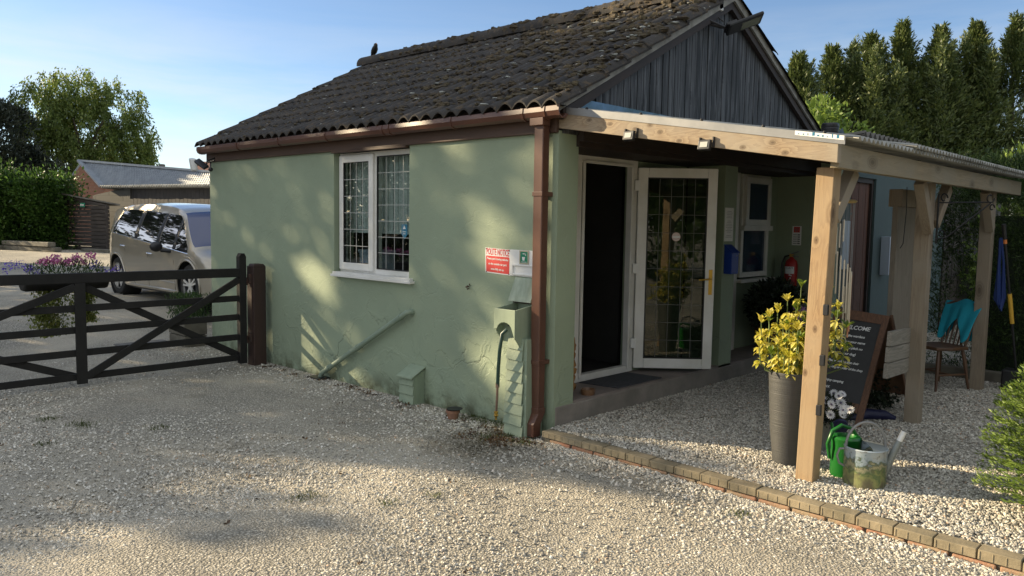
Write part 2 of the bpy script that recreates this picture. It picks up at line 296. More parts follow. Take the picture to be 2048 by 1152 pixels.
def _boards():
    t = NT('charred_grey_boards'); se = t.n.new('ShaderNodeSeparateXYZ'); t.l(t.tc.outputs['Object'], se.inputs[0])
    k = t.math('FLOOR', t.math('DIVIDE', se.outputs['X'], .098)); wn = t.n.new('ShaderNodeTexWhiteNoise'); wn.noise_dimensions = '1D'; t.l(k, wn.inputs['W'])
    cb = t.n.new('ShaderNodeCombineXYZ'); t.l(t.math('MULTIPLY', se.outputs['X'], 26), cb.inputs[0]); t.l(t.math('MULTIPLY', wn.outputs[0], 40), cb.inputs[1]); t.l(t.math('MULTIPLY', se.outputs['Z'], 1.3), cb.inputs[2])
    n = t.noise(cb.outputs[0], 1, 7, .65, .8)
    c = t.mix(t.ramp(n, (.46, 0), (.72, .9)), t.mix(wn.outputs[0], (.006, .0065, .0075), (.040, .041, .044)), (.15, .155, .165))
    cb2 = t.n.new('ShaderNodeCombineXYZ'); t.l(t.math('MULTIPLY', se.outputs['X'], 10), cb2.inputs[0]); t.l(t.math('MULTIPLY', wn.outputs[0], 9), cb2.inputs[1]); t.l(t.math('MULTIPLY', se.outputs['Z'], 3.2), cb2.inputs[2])
    vo = t.vor(cb2.outputs[0], 1.0)
    c = t.mix(t.ramp(vo.outputs['Distance'], (.10, .9), (.17, .2), (.22, .5), (.26, 0)), c, (.012, .012, .014))
    t.bump(n, .5, .006); return t.set(c, .7)
MT['boards'] = _boards()
def _ribpot():
    t = NT('ribbed_grey_pot'); n = t.noise(t.map((.6, .6, 60)), 2.2, 4, .7)
    c = t.mix(n, (.030, .032, .033), (.070, .070, .067)); t.bump(n, .8, .006); return t.set(c, .6)
MT['pot'] = _ribpot()
def _galv():
    t = NT('painted_galvanised_can'); v = t.map(); n = t.noise(v, 9, 5, .65, .4)
    se = t.n.new('ShaderNodeSeparateXYZ'); t.l(t.tc.outputs['Object'], se.inputs[0])
    z = t.math('ADD', se.outputs['Z'], t.math('MULTIPLY', t.math('SUBTRACT', n, .5), .42))
    c = t.ramp(t.math('DIVIDE', z, .30), (0, (.16, .15, .09)), (.2, (.27, .29, .12)), (.33, (.10, .16, .07)), (.48, (.40, .38, .25)), (.58, (.08, .12, .07)), (.66, (.36, .45, .52)), (.85, (.42, .48, .52)), (1, (.48, .50, .50)))
    c = t.mix(t.ramp(t.noise(v, 26, 6, .7), (.54, 0), (.64, .85)), c, (.13, .12, .09))
    t.bump(t.noise(v, 30, 4), .25, .004); return t.set(c, .45, .35)
MT['galv'] = _galv()

# ------------------------------------------------------------------ mesh helpers
ORG = {}
class MB:
    def __init__(s): s.v = []; s.f = []
    def add(s, vs, fs):
        k = len(s.v); s.v += [tuple(map(float, p)) for p in vs]; s.f += [tuple(i+k for i in q) for q in fs]; return s
    def box(s, a, b):
        x0, y0, z0 = [min(a[i], b[i]) for i in range(3)]; x1, y1, z1 = [max(a[i], b[i]) for i in range(3)]
        return s.add([(x0,y0,z0),(x1,y0,z0),(x1,y1,z0),(x0,y1,z0),(x0,y0,z1),(x1,y0,z1),(x1,y1,z1),(x0,y1,z1)],
                     [(0,3,2,1),(4,5,6,7),(0,1,5,4),(1,2,6,5),(2,3,7,6),(3,0,4,7)])
    def bar(s, p, q, w, h, up=(0, 0, 1)):
        p, q = Vector(p), Vector(q); d = (q-p).normalized(); sd = d.cross(Vector(up)).normalized(); u = sd.cross(d)
        vs = [pp+sd*(a*w/2)+u*(b*h/2) for pp in (p, q) for a, b in ((-1,-1),(1,-1),(1,1),(-1,1))]
        return s.add(vs, [(0,3,2,1),(4,5,6,7),(0,1,5,4),(1,2,6,5),(2,3,7,6),(3,0,4,7)][::1])
    def prism(s, pts, vec):
        n = len(pts); v = Vector(vec); a = [Vector(p) for p in pts]
        return s.add(a+[p+v for p in a], [tuple(range(n))[::-1], tuple(range(n, 2*n))]+[(i, (i+1) % n, n+(i+1) % n, n+i) for i in range(n)])
    def tube(s, pts, r, n=8, cap=True):
        P = [Vector(p) for p in pts]; rr = r if isinstance(r, (list, tuple)) else [r]*len(P); k0 = len(s.v); vs = []; fs = []
        ref = None
        for i, p in enumerate(P):
            d = (P[min(i+1, len(P)-1)]-P[max(i-1, 0)]).normalized()
            if ref is None: ref = d.orthogonal().normalized()
            ref = (ref-d*ref.dot(d)).normalized(); bn = d.cross(ref)
            for k in range(n):
                a = 2*math.pi*k/n; vs.append(p+(ref*math.cos(a)+bn*math.sin(a))*rr[i])
        for i in range(len(P)-1):
            for k in range(n): fs.append((i*n+k, i*n+(k+1) % n, (i+1)*n+(k+1) % n, (i+1)*n+k))
        if cap: fs += [tuple(range(n))[::-1], tuple((len(P)-1)*n+k for k in range(n))]
        return s.add(vs, fs)
    def lathe(s, prof, c=(0, 0, 0), n=28, axis='z', sx=1, sy=1, caps=True):
        vs = []; fs = []
        for r, z in prof:
            for k in range(n):
                a = 2*math.pi*k/n; x, y = r*math.cos(a)*sx, r*math.sin(a)*sy
                vs.append({'z': (c[0]+x, c[1]+y, c[2]+z), 'x': (c[0]+z, c[1]+x, c[2]+y), 'y': (c[0]+x, c[1]+z, c[2]+y)}[axis])
        m = len(prof)
        for i in range(m-1):
            for k in range(n): fs.append((i*n+k, i*n+(k+1) % n, (i+1)*n+(k+1) % n, (i+1)*n+k))
        if caps and prof[0][0] > 1e-5: fs.append(tuple(range(n))[::-1])
        if caps and prof[-1][0] > 1e-5 : fs.append(tuple((m-1)*n+k for k in range(n)))
        return s.add(vs, fs)
    def blob(s, c, r, seg=8, jit=0, rnd=random):
        vs = []; fs = []; rings = seg//2+1
        for i in range(rings+1):
            th = math.pi*i/rings
            for k in range(seg):
                a = 2*math.pi*k/seg; j = 1+rnd.uniform(-jit, jit)
                vs.append((c[0]+r[0]*math.sin(th)*math.cos(a)*j, c[1]+r[1]*math.sin(th)*math.sin(a)*j, c[2]+r[2]*math.cos(th)*j))
        for i in range(rings):
            for k in range(seg): fs.append((i*seg+k, (i+1)*seg+k, (i+1)*seg+(k+1) % seg, i*seg+(k+1) % seg))
        return s.add(vs, fs)
    def mesh(s, name, org=(0, 0, 0), smooth=False):
        me = bpy.data.meshes.new(name)
        me.from_pydata([(v[0]-org[0], v[1]-org[1], v[2]-org[2]) for v in s.v], [], s.f); me.update()
        if smooth:
            me.polygons.foreach_set('use_smooth', [True]*len(me.polygons)); me.set_sharp_from_angle(angle=R_(38))
        return me
def org_of(p): return ORG.get(p.name, (0, 0, 0)) if p else (0, 0, 0)
def tag(o, label=None, cat=None, group=None, kind=None):
    if label: o['label'] = label
    if cat: o['category'] = cat
    if group: o['group'] = group
    if kind: o['kind'] = kind
    return o
def put(name, mb, m, parent=None, loc=None, bevel=0, smooth=False):
    org = org_of(parent) if parent else (loc or (0, 0, 0))
    me = mb.mesh(name, org, smooth) if isinstance(mb, MB) else mb
    me.materials.append(MT[m] if isinstance(m, str) else m)
    o = bpy.data.objects.new(name, me); COL.objects.link(o)
    if parent: o.parent = parent
    else: o.location = org
    ORG[o.name] = org
    if bevel:
        b = o.modifiers.new('bevel', 'BEVEL'); b.width = bevel; b.segments = 2; b.limit_method = 'ANGLE'; b.angle_limit = R_(40)
    return o
def thing(name, label, cat, loc=(0, 0, 0), group=None):
    o = bpy.data.objects.new(name, None); COL.objects.link(o); o.location = loc; o.empty_display_size = .1; ORG[o.name] = tuple(loc)
    return tag(o, label, cat, group)
def box(a, b): return MB().box(a, b)
def npmesh(name, V, F, org=(0, 0, 0)):
    V = np.asarray(V, np.float32)-np.asarray(org, np.float32); F = np.asarray(F, np.int32); k = F.shape[1]
    me = bpy.data.meshes.new(name); me.vertices.add(len(V)); me.vertices.foreach_set('co', V.ravel())
    me.loops.add(F.size); me.loops.foreach_set('vertex_index', F.ravel()); me.polygons.add(len(F))
    me.polygons.foreach_set('loop_start', np.arange(0, F.size, k, dtype=np.int32)); me.polygons.foreach_set('loop_total', np.full(len(F), k, np.int32))
    me.update(calc_edges=True); return me
def leaves(P, size, asp=.5, dirs=None, jitter=1.0, rng=RNG):
    """one folded leaf-sized quad per point, pointing roughly along dirs"""
    P = np.asarray(P, float); n = len(P)
    d = rng.normal(size=(n, 3))*jitter
    if dirs is not None: d = d+np.asarray(dirs)
    d /= np.linalg.norm(d, axis=1, keepdims=True)+1e-9
    q = rng.normal(size=(n, 3)); sd = np.cross(d, q); sd /= np.linalg.norm(sd, axis=1, keepdims=True)+1e-9
    s = np.asarray(size, float)*np.ones(n)*rng.uniform(.6, 1.3, n); s = s[:, None]
    nr = np.cross(d, sd)
    a = P; b = P+d*s*.5+sd*s*asp*.5+nr*s*.06; c = P+d*s; e = P+d*s*.5-sd*s*asp*.5+nr*s*.06
    V = np.stack([a, b, c, e], 1).reshape(-1, 3); F = np.arange(4*n).reshape(n, 4)
    return V, F
def text_mesh(s, size, mirror=False, extrude=.0008, align='LEFT', shear=0, space=1.0, bold=0):
    cu = bpy.data.curves.new('t', 'FONT'); cu.body = s; cu.size = size; cu.extrude = extrude; cu.align_x = align; cu.shear = shear; cu.space_character = space; cu.offset = bold
    cu.resolution_u = 2
    o = bpy.data.objects.new('t', cu); COL.objects.link(o); bpy.context.view_layer.update()
    me = bpy.data.meshes.new_from_object(o.evaluated_get(bpy.context.evaluated_depsgraph_get()))
    bpy.data.objects.remove(o); return me
def add_text(mb, s, size, origin, right, up, **k):
    me = text_mesh(s, size, **k); o, r, u = Vector(origin), Vector(right).normalized(), Vector(up).normalized(); nn = r.cross(u)
    mb.add([o+r*v.co.x+u*v.co.y+nn*v.co.z for v in me.vertices], [tuple(p.vertices) for p in me.polygons]); bpy.data.meshes.remove(me)

def gz(y): 
    t = min(max((y-5.6)/4.2, 0), 1); return .3*t*t*(3-2*t)
# ------------------------------------------------------------------ ground
def build_ground():
    xs = np.concatenate([[-600, -120, -60], np.linspace(-30, 40, 71), [80, 200, 700]]); ys = np.concatenate([[-600, -120, -60, -25], np.linspace(-12, 40, 105), [60, 120, 300, 800]])
    V = []
    for y in ys:
        for x in xs: V.append((x, y, gz(y)+(math.sin(x*1.3+y)*.006+math.sin(y*2.1-x*.7)*.006 if -12 < y < 20 and x < -.4 else 0)))
    nx = len(xs); F = [(j*nx+i, j*nx+i+1, (j+1)*nx+i+1, (j+1)*nx+i) for j in range(len(ys)-1) for i in range(nx-1)]
    me = npmesh('ground', V, F); me.polygons.foreach_set('use_smooth', [True]*len(F))
    tag(put('ground', me, 'ground'), kind='structure')
    # raised gravel of the porch
    def ex(y): return -.06+.03*y
    V = []; ys2 = np.linspace(.0, -6, 61); xs2 = np.linspace(0, 1, 61)
    for y in ys2:
        for t in xs2: V.append((ex(y)+.02+t*(13-ex(y)), y+.0, .08+.005*math.sin(5*t*13+y*3)))
    F = [(j*61+i, (j+1)*61+i, (j+1)*61+i+1, j*61+i+1) for j in range(60) for i in range(60)]
    me = npmesh('porch_gravel', V, F); tag(put('porch_gravel_bed', me, 'ground'), kind='structure')
build_ground()

def stones_mesh(P, size, name):
    n = len(P); o = np.array([(1,0,0),(0,1,0),(-1,0,0),(0,-1,0),(0,0,1),(0,0,-1)], float)
    fc = np.array([(0,1,4),(1,2,4),(2,3,4),(3,0,4),(1,0,5),(2,1,5),(3,2,5),(0,3,5)])
    # chunky eight-vertex stones: two skewed quads
    o = np.array([(1,-.8,-.6),(.9,.9,-.7),(-.8,1,-.6),(-1,-.7,-.7),(.5,-.7,.6),(.7,.5,.8),(-.6,.6,.6),(-.5,-.6,.8)], float)
    fc = np.array([(0,1,5,4),(1,2,6,5),(2,3,7,6),(3,0,4,7),(4,5,6,7)])
    V = o[None]*RNG.uniform(.55, 1.3, (n, 8, 3)); V *= np.stack([RNG.uniform(.8, 1.35, n), RNG.uniform(.5, 1, n), RNG.uniform(.35, .75, n)], 1)[:, None]
    a = RNG.uniform(0, 2*np.pi, n); ca, sa = np.cos(a), np.sin(a); tx = RNG.normal(0, .35, n); ty = RNG.normal(0, .35, n)
    x = V[..., 0]*ca[:, None]-V[..., 1]*sa[:, None]; y = V[..., 0]*sa[:, None]+V[..., 1]*ca[:, None]; z = V[..., 2]+x*tx[:, None]+y*ty[:, None]
    V = np.stack([x, y, z], -1)*size[:, None, None]+P[:, None]
    F = (fc[None]+(np.arange(n)*8)[:, None, None]).reshape(-1, 4)
    return npmesh(name, V.reshape(-1, 3), F)
def nz(x, y):
    return .5+.25*np.sin(1.7*x+.6*np.sin(2.3*y))+.25*np.sin(2.1*y+1.3+.8*np.sin(1.1*x))
def scatter_stones():
    n = 230000; x = RNG.uniform(-5.2, -.02, n); y = RNG.uniform(-4.6, 6.5, n)
    d = np.hypot(x-CP[0], y-CP[1]); dx, dy = x-CP[0], y-CP[1]; az = np.degrees(np.arctan2(dx, dy))
    dens = np.clip(1.25-d/9.5, .12, 1)*np.clip(-.12+1.25*nz(x, y)+np.clip(.9+x, 0, 1)*.8, .12, 1)
    k = (az > 2) & (az < 92) & (d > 1.8) & (RNG.uniform(size=n) < dens) & ~((x > -.16+.03*y) & (y < 0))
    x, y = x[k], y[k]; P = np.stack([x, y, np.array([gz(t) for t in y])+.003], 1)
    big = 1+.35*np.clip(1.2+x, 0, 1)
    tag(put('loose_gravel', stones_mesh(P, RNG.uniform(.0042, .0105, len(P))*big, 'loose_gravel'), 'stones'),
        'loose pale gravel chippings covering the driveway in front of the green wall', 'gravel', kind='stuff')
    n = 110000; x = RNG.uniform(-.2, 5.3, n); y = RNG.uniform(-4.2, -.01, n)
    d = np.hypot(x-CP[0], y-CP[1]); dens = np.clip(1.45-d/10.5, .25, 1)
    k = (RNG.uniform(size=n) < dens) & (x > -.04+.03*y)
    x, y = x[k], y[k]; P = np.stack([x, y, np.full(len(x), .086)], 1)
    tag(put('porch_chippings', stones_mesh(P, RNG.uniform(.0055, .0125, len(P)), 'porch_chippings'), 'stones'),
        'pale stone chippings filling the raised bed behind the brick edging and under the porch', 'gravel', kind='stuff')
scatter_stones()
def edge_stones():
    n = 5200; y = RNG.uniform(-5.4, -.05, n); x = -.165+.03*y-np.abs(RNG.normal(0, .035, n)); z = .004+.022*RNG.uniform(0, 1, n)*np.clip(1-(-.165+.03*y-x)/.08, 0, 1)*(.6+.4*np.sin(y*4))
    P = np.stack([x, y, z], 1); tag(put('banked_gravel', stones_mesh(P, RNG.uniform(.005, .012, n), 'banked_gravel'), 'stones'), 'pale chippings banked against the outer face of the brick edging', 'gravel', kind='stuff')
edge_stones()

# ------------------------------------------------------------------ main building
B = thing('rendered_building', 'sage green rendered building with dark tiled roof and black timber gable', 'building')
WZ = 2.47
def ox(y): return 0
wm = MB()
wm.box((0, 3.13, -.3), (.25, 6.0, WZ)); wm.box((0, 1.86, -.3), (.25, 3.13, 1.13)); wm.box((0, .25, -.3), (.25, 1.86, WZ))
wm.box((0, 0, -.3), (.25, .25, WZ))
wall = put('wall', wm, 'render', B)
wb = wall
gm = MB(); gm.box((2.67, 0, .24), (2.93, .44, 2.5)); gm.box((2.93, .45, .0), (3.02, .60, 2.5)); gm.box((3.0, .452, 2.30), (4.85, .60, 2.55)); gm.box((3.80, .45, 0), (3.86, .60, 2.3)); gm.box((3.86, .45, 0), (4.60, .60, 1.10)); gm.box((4.60, .45, 0), (4.85, .60, 2.3))
put('entrance_wall', gm, 'render', B)
bk = MB().box((.25, 5.75, -.3), (5.0, 6.0, 2.6)); bk.box((4.95, .6, -.3), (5.2, 5.75, 2.6)); put('rear_wall', bk, 'render', B)
# interior shell
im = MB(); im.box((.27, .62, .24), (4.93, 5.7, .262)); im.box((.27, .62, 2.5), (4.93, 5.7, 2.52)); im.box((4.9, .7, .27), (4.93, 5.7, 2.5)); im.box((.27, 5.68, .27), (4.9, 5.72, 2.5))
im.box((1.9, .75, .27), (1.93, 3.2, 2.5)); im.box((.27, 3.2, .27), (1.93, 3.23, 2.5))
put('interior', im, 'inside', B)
# plinth and threshold floor
pm = MB(); pm.box((.02, -.004, -.3), (4.846, .25, .245)); put('plinth', pm, 'concrete', B, bevel=.012)
fm = MB(); fm.box((.25, .0, .2), (4.846, .62, .262)); put('threshold', fm, 'floor', B)
# roof: courses of double-wave tiles on both slopes
APX, APZ, EX, EZ = 2.54, 4.085, -.14, 2.665
def roof_slope(sgn, NC=9):
    V = []; F = []; y0, y1 = -.13, 6.06; wl = .163; ns = int((y1-y0)/wl*8); ex = EX if sgn < 0 else 2*APX-EX
    rnd = random.Random(5)
    for c in range(NC):
        t0, t1 = c/NC-.012, (c+1)/NC+.01
        dy = rnd.uniform(-.006, .006)
        for lay in (0, 1):
            for t, lift in ((t0, .026), (t1, .0)):
                for i in range(ns+1):
                    y = y0+(y1-y0)*i/ns; ph = 2*math.pi*(y-y0)/wl; wv = .030*(abs(math.sin(ph/2))**.8*2-1)
                    tile = math.floor((y-y0)/.326); rnd2 = math.sin(tile*12.9898+c*78.233)*43758.5453; rnd2 -= math.floor(rnd2)
                    l2 = lift+(rnd2-.5)*.012-(0 if lay == 0 else .016)
                    x = ex+(APX-ex)*t+(rnd2-.5)*.008*(1 if lift else 0); z = EZ+(APZ-EZ)*t+wv+l2
                    V.append((x, y+dy, z))
        b = c*4*(ns+1); n1 = ns+1
        for i in range(ns):
            F += [(b+i, b+i+1, b+n1+i+1, b+n1+i), (b+2*n1+i, b+3*n1+i, b+3*n1+i+1, b+2*n1+i+1), (b+i, b+2*n1+i, b+2*n1+i+1, b+i+1)]
    me = npmesh('roof', V, F); me.polygons.foreach_set('use_smooth', [True]*len(F)); me.set_sharp_from_angle(angle=R_(50)); return me
rf = put('roof', roof_slope(-1), 'roof', B); put('rear_roof', roof_slope(1), 'roof', B)
rd = MB()
for i in range(15):
    a = 6.12-i*.42; b = a-.43
    pr = [(APX+.14*math.cos(t), 0, APZ+.0+.13*math.sin(t)+(.006 if i % 2 else 0)) for t in np.linspace(-.15, math.pi+.15, 11)]
    pr += [(APX+.115*math.cos(t), 0, APZ-.005+.105*math.sin(t)) for t in np.linspace(math.pi+.15, -.15, 11)]
    rd.prism([(p[0], a, p[2]) for p in pr], (0, b-a, 0))
put('ridge_tile', rd, 'roof', B, smooth=True)
# moss cushions and lichen on the tiles (heavier towards the gable)
ms = MB(); lc = MB(); rr = random.Random(3)
for i in range(1500):
    y = -.1+6.1*rr.random()**1.35; c = rr.randint(1, 9)/9; t = min(.995, c-.02+rr.uniform(-.035, .03) if rr.random() < .75 else rr.random())
    x = EX+(APX-EX)*t; z = EZ+(APZ-EZ)*t+.035
    s = rr.uniform(.008, .026)*(1.2 if y < 2.5 else .75)*(1.25 if t > .5 else 1)
    tgt = lc if rr.random() < .12 else ms
    tgt.blob((x, y, z), (s*1.3, s*rr.uniform(1, 2.2), s*(.75 if tgt is ms else .35)), 6, .35, rr)
for i in range(330):
    y = 5.6-5.7*rr.random()**.8; a = rr.uniform(.1, 3.1); s = rr.uniform(.015, .045)
    ms.blob((APX+.13*math.cos(a), y, APZ+.0+.12*math.sin(a)), (s, s*1.5, s*.7), 6, .35, rr)
tag(put('moss', ms, 'moss', rf), kind='stuff'); tag(put('lichen', lc, 'lichen', rf), kind='stuff')
# fascia, gutter, downpipe
fa = MB().box((-.035, .0, 2.452), (.0, 6.02, 2.60)); fa.box((-.045, 1.87, 2.43), (-.0, 3.12, 2.452)); put('fascia', fa, 'fascia', B, bevel=.004)
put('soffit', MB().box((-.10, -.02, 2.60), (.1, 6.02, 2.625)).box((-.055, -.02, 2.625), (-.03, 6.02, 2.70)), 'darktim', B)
put('far_gable', MB().prism([(.0, 5.80, 2.45), (5.2, 5.80, 2.45), (5.2, 5.80, 2.62), (2.585, 5.80, 4.02), (0, 5.80, 2.62)], (0, .15, 0)), 'darktim', B)
gt = MB()
gp = [(-.06, 2.64), (-.165, 2.64), (-.17, 2.60), (-.155, 2.565), (-.125, 2.548), (-.09, 2.552), (-.065, 2.58)]
gi = [(-.072, 2.636), (-.158, 2.632)]
def APX_C(x): return x
def gut(y0, y1, off=0):
    pts = [(x-off*(1 if x < -.1 else -1), y0, z-off*(1 if z < 2.6 else 0)) for x, z in gp]
    n = len(pts); cx_ = -.115; inn = [(cx_+(x-cx_)*.86, y, max(z+.008, 2.556) if z < 2.63 else z) for x, y, z in pts]
    mb = MB(); V = [pts, inn, [(x, y+y1-y0, z) for x, y, z in pts], [(x, y+y1-y0, z) for x, y, z in inn]]; mb.v = sum(V, []); F = []
    for i in range(n-1): F += [(i, i+1, 2*n+i+1, 2*n+i), (n+i, 3*n+i, 3*n+i+1, n+i+1), (i, n+i, n+i+1, i+1), (2*n+i, 2*n+i+1, 3*n+i+1, 3*n+i)]
    F += [(0, 2*n, 3*n, n), (n-1, 2*n-1, 4*n-1, 3*n-1)]; mb.f = F; return mb
g = gut(-.13, 6.02); G = put('gutter', g, 'brownpl', B, bevel=.004)
for y in (5.95, 4.95, 4.0, 3.05, 2.08, 1.98, 1.1, .25, .02):
    put('bracket', gut(y-.012, y+.012, .006), 'brownpl', G)
put('stop_end', gut(-.138, -.11, .004), 'brownpl', G)
put('outlet', MB().box((-.16, .03, 2.50), (-.07, .17, 2.56)), 'brownpl', G, bevel=.004)
DX0, DX1, DY0, DY1 = -.125, -.045, .055, .150
dp = MB().box((DX0, DY0, .20), (DX1, DY1, 2.52)); D_ = put('downpipe', dp, 'brownpl', B, bevel=.008)
put('bracket', MB().box((DX0-.006, DY0-.006, .60), (DX1+.045, DY1+.006, .635)), 'brownpl', D_, bevel=.003)
put('bracket', MB().box((DX0-.006, DY0-.006, 1.95), (DX1+.045, DY1+.006, 1.985)), 'brownpl', D_, bevel=.003)
sh = MB()
def sect(z, dx, dy): return [(DX0-.005+dx, DY0-.005+dy, z), (DX1+.005+dx, DY0-.005+dy, z), (DX1+.005+dx, DY1+.005+dy, z), (DX0-.005+dx, DY1+.005+dy, z)]
secs = [sect(.245, 0, 0), sect(.20, 0, 0), sect(.12, -.05, .0), sect(.02, -.055, .0)]
sh.add(sum(secs, []), [(i*4+k, i*4+(k+1) % 4, (i+1)*4+(k+1) % 4, (i+1)*4+k) for i in range(3) for k in range(4)]+[(3, 2, 1, 0), (12, 13, 14, 15)][:1])
put('shoe', sh, 'brownpl', D_, bevel=.005)
# gable cladding
def rz(x): return APZ-.05-(abs(x-APX)*(APZ-EZ)/(APX-EX))
gc = MB(); x = .04; rb = random.Random(2)
while x < 5.06:
    x2 = min(x+.087, 5.09); yy = -.018-rb.uniform(0, .008)
    gc.prism([(x, yy, 2.45), (x2, yy, 2.45), (x2, yy, max(2.46, rz(x2))), (x, yy, max(2.46, rz(x)))], (0, .03, 0)); x += .098
put('gable_cladding', gc, 'boards', B)
put('gable_wall', MB().prism([(.0, .015, 2.45), (5.2, .015, 2.45), (5.2, .015, 2.62), (2.6, .015, 4.12), (0, .015, 2.62)], (0, .2, 0)), 'darktim', B)
for sg in (-1, 1):
    bb = MB(); e = Vector((APX+sg*(APX-EX), 0, EZ)); a = Vector((APX, 0, APZ))
    bb.prism([(e.x, -.10, e.z-.02), (a.x, -.10, a.z-.02), (a.x, -.10, a.z-.11), (e.x, -.10, e.z-.075)], (0, .022, 0)); bo = put('bargeboard', bb, 'barge', B)
    b2 = MB(); b2.prism([(e.x+sg*-.10, -.075, e.z-.04), (a.x, -.075, a.z-.10), (a.x, -.075, a.z-.19), (e.x+sg*-.10, -.075, e.z-.12)], (0, .045, 0)); put('rafter', b2, 'darktim', B)
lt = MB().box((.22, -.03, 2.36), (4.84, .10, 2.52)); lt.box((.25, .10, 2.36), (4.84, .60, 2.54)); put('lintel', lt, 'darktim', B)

# window in the long wall
def frame_rect(mb, y0, y1, z0, z1, w, x0, x1):
    mb.box((x0, y0, z0), (x1, y0+w, z1)); mb.box((x0, y1-w, z0), (x1, y1, z1)); mb.box((x0, y0+w, z0), (x1, y1-w, z0+w)); mb.box((x0, y0+w, z1-w), (x1, y1-w, z1)); return mb
WN = put('window', frame_rect(MB(), 1.865, 3.125, 1.185, 2.435, .055, .075, .14).box((.076, 2.47, 1.24), (.14, 2.53, 2.38)), 'upvc', B, bevel=.004)
put('opening_sash', frame_rect(MB(), 2.505, 3.10, 1.21, 2.41, .075, .045, .08), 'upvc', WN, bevel=.005)
put('seal', frame_rect(MB(), 2.577, 3.028, 1.282, 2.338, .008, .047, .075), 'gasket', WN); put('seal', frame_rect(MB(), 1.918, 2.472, 1.238, 2.382, .009, .070, .09), 'gasket', WN)
put('sill', MB().box((-.06, 1.775, 1.135), (.1, 3.115, 1.16)).box((-.045, 1.80, 1.16), (.08, 3.10, 1.185)), 'upvc', WN, bevel=.003)
pane = MB().box((.058, 2.585, 1.29), (.064, 3.02, 2.33)); P1 = put('pane', pane, 'glass', WN); P2 = put('pane', MB().box((.088, 1.925, 1.245), (.094, 2.47, 2.375)), 'glass', WN)
def leads(y0, y1, z0, z1, ny, nzz, x):
    m = MB()
    for i in range(1, ny): y = y0+(y1-y0)*i/ny; m.box((x-.002, y-.0027, z0), (x, y+.0027, z1))
    for i in range(1, nzz): z = z0+(z1-z0)*i/nzz; m.box((x-.0035, y0, z-.003), (x-.0015, y1, z+.003))
    return m
put('leading', leads(2.585, 3.02, 1.29, 2.33, 4, 6, .057), 'lead', P1); put('leading', leads(1.925, 2.47, 1.245, 2.375, 4, 7, .087), 'lead', P2)
bl = MB()
for k in range(16): y = 1.90+k*.078; bl.box((.20, y, 1.62), (.205, y+.07, 2.42))
bl.box((.19, 1.88, 1.60), (.21, 3.12, 1.625)); put('blind', bl, 'blind', WN)
put('inner_sill', MB().box((.14, 1.87, 1.16), (.55, 3.12, 1.19)), 'white', WN)
# sticker: blue shield
st = MB().prism([(.0868, 2.085, 1.70), (.0868, 1.995, 1.70), (.0868, 1.995, 1.60), (.0868, 2.04, 1.555), (.0868, 2.085, 1.60)], (-.001, 0, 0))
SK = thing('alarm_sticker', 'small blue shield sticker on the right window pane', 'sticker', (.086, 2.04, 1.6)); put('backing', st, 'blues', SK)
tm = MB().prism([(.085, 2.062, 1.655), (.085, 2.018, 1.655), (.085, 2.04, 1.692)], (-.0006, 0, 0)); tm.box((.0846, 2.012, 1.625), (.0852, 2.068, 1.631)); tm.box((.0846, 2.02, 1.605), (.0852, 2.06, 1.611)); put('symbol', tm, 'white', SK)
# boxes and papers standing on the inner sill
def simple(name, mb, m, label, cat, loc, **k):
    grp = k.pop('group', None); o = put(name, mb, m, None, loc, **k); return tag(o, label, cat, grp)
pp = MB(); pp.prism([(.24, 2.12, 1.192), (.24, 1.90, 1.192), (.30, 1.90, 1.50), (.30, 2.08, 1.50)], (.02, 0, 0)); pp.box((.21, 1.91, 1.192), (.225, 2.11, 1.27))
simple('paper_sheet', pp, 'paper', 'white papers leaning inside the window behind the right pane', 'papers', (.25, 2, 1.19))
pb = MB(); pb.box((.22, 2.62, 1.192), (.42, 2.98, 1.40)); pb.box((.215, 2.60, 1.385), (.425, 3.0, 1.42)); simple('storage_box', pb, 'pale', 'pale box inside the window behind the left casement', 'box', (.3, 2.8, 1.19), bevel=.006)

# entrance: side light, frame, open leaf
EF = MB(); YD0, YD1 = .45, .52
for x0, x1 in ((.30, .36), (.80, .87), (1.66, 1.745)): EF.box((x0, YD0, .262), (x1, YD1, 2.36))
EF.box((.36, YD0, 2.30), (.80, YD1, 2.36)); EF.box((.87, YD0, 2.30), (1.66, YD1, 2.36)); EF.box((.36, YD0, .262), (.80, YD1, .33)); EF.box((.87, YD0, .262), (1.66, YD1, .325))
E_ = put('entrance_frame', EF, 'upvc', B, bevel=.004)
put('trim', MB().box((.872, YD0-.018, .30), (.90, YD0, 2.31)).box((1.63, YD0-.018, .30), (1.658, YD0, 2.31)).box((.90, YD0-.018, 2.29), (1.63, YD0, 2.318)), 'upvc', E_, bevel=.003)
put('pane', MB().box((.36, .48, .33), (.80, .486, 2.30)), 'doorglass', E_)
put('header', MB().box((.27, .44, 2.362), (2.66, .60, 2.40)), 'upvc', E_)
put('side_wall', MB().box((1.745, .46, .262), (2.67, .60, 2.36)), 'render', B)
DA = math.atan2(-.555, .51); DL = .78
hx, hy = 1.735, .437
dd = Vector((math.cos(DA), math.sin(DA), 0)); dn = Vector((-dd.y, dd.x, 0))
def lf(u, n_, z): return (hx+dd.x*u+dn.x*n_, hy+dd.y*u+dn.y*n_, z)
def lbox(mb, u0, u1, n0, n1, z0, z1):
    return mb.add([lf(u0,n0,z0),lf(u1,n0,z0),lf(u1,n1,z0),lf(u0,n1,z0),lf(u0,n0,z1),lf(u1,n0,z1),lf(u1,n1,z1),lf(u0,n1,z1)], [(0,3,2,1),(4,5,6,7),(0,1,5,4),(1,2,6,5),(2,3,7,6),(3,0,4,7)])
lm = MB(); Z0, Z1, FW = .30, 2.295, .098
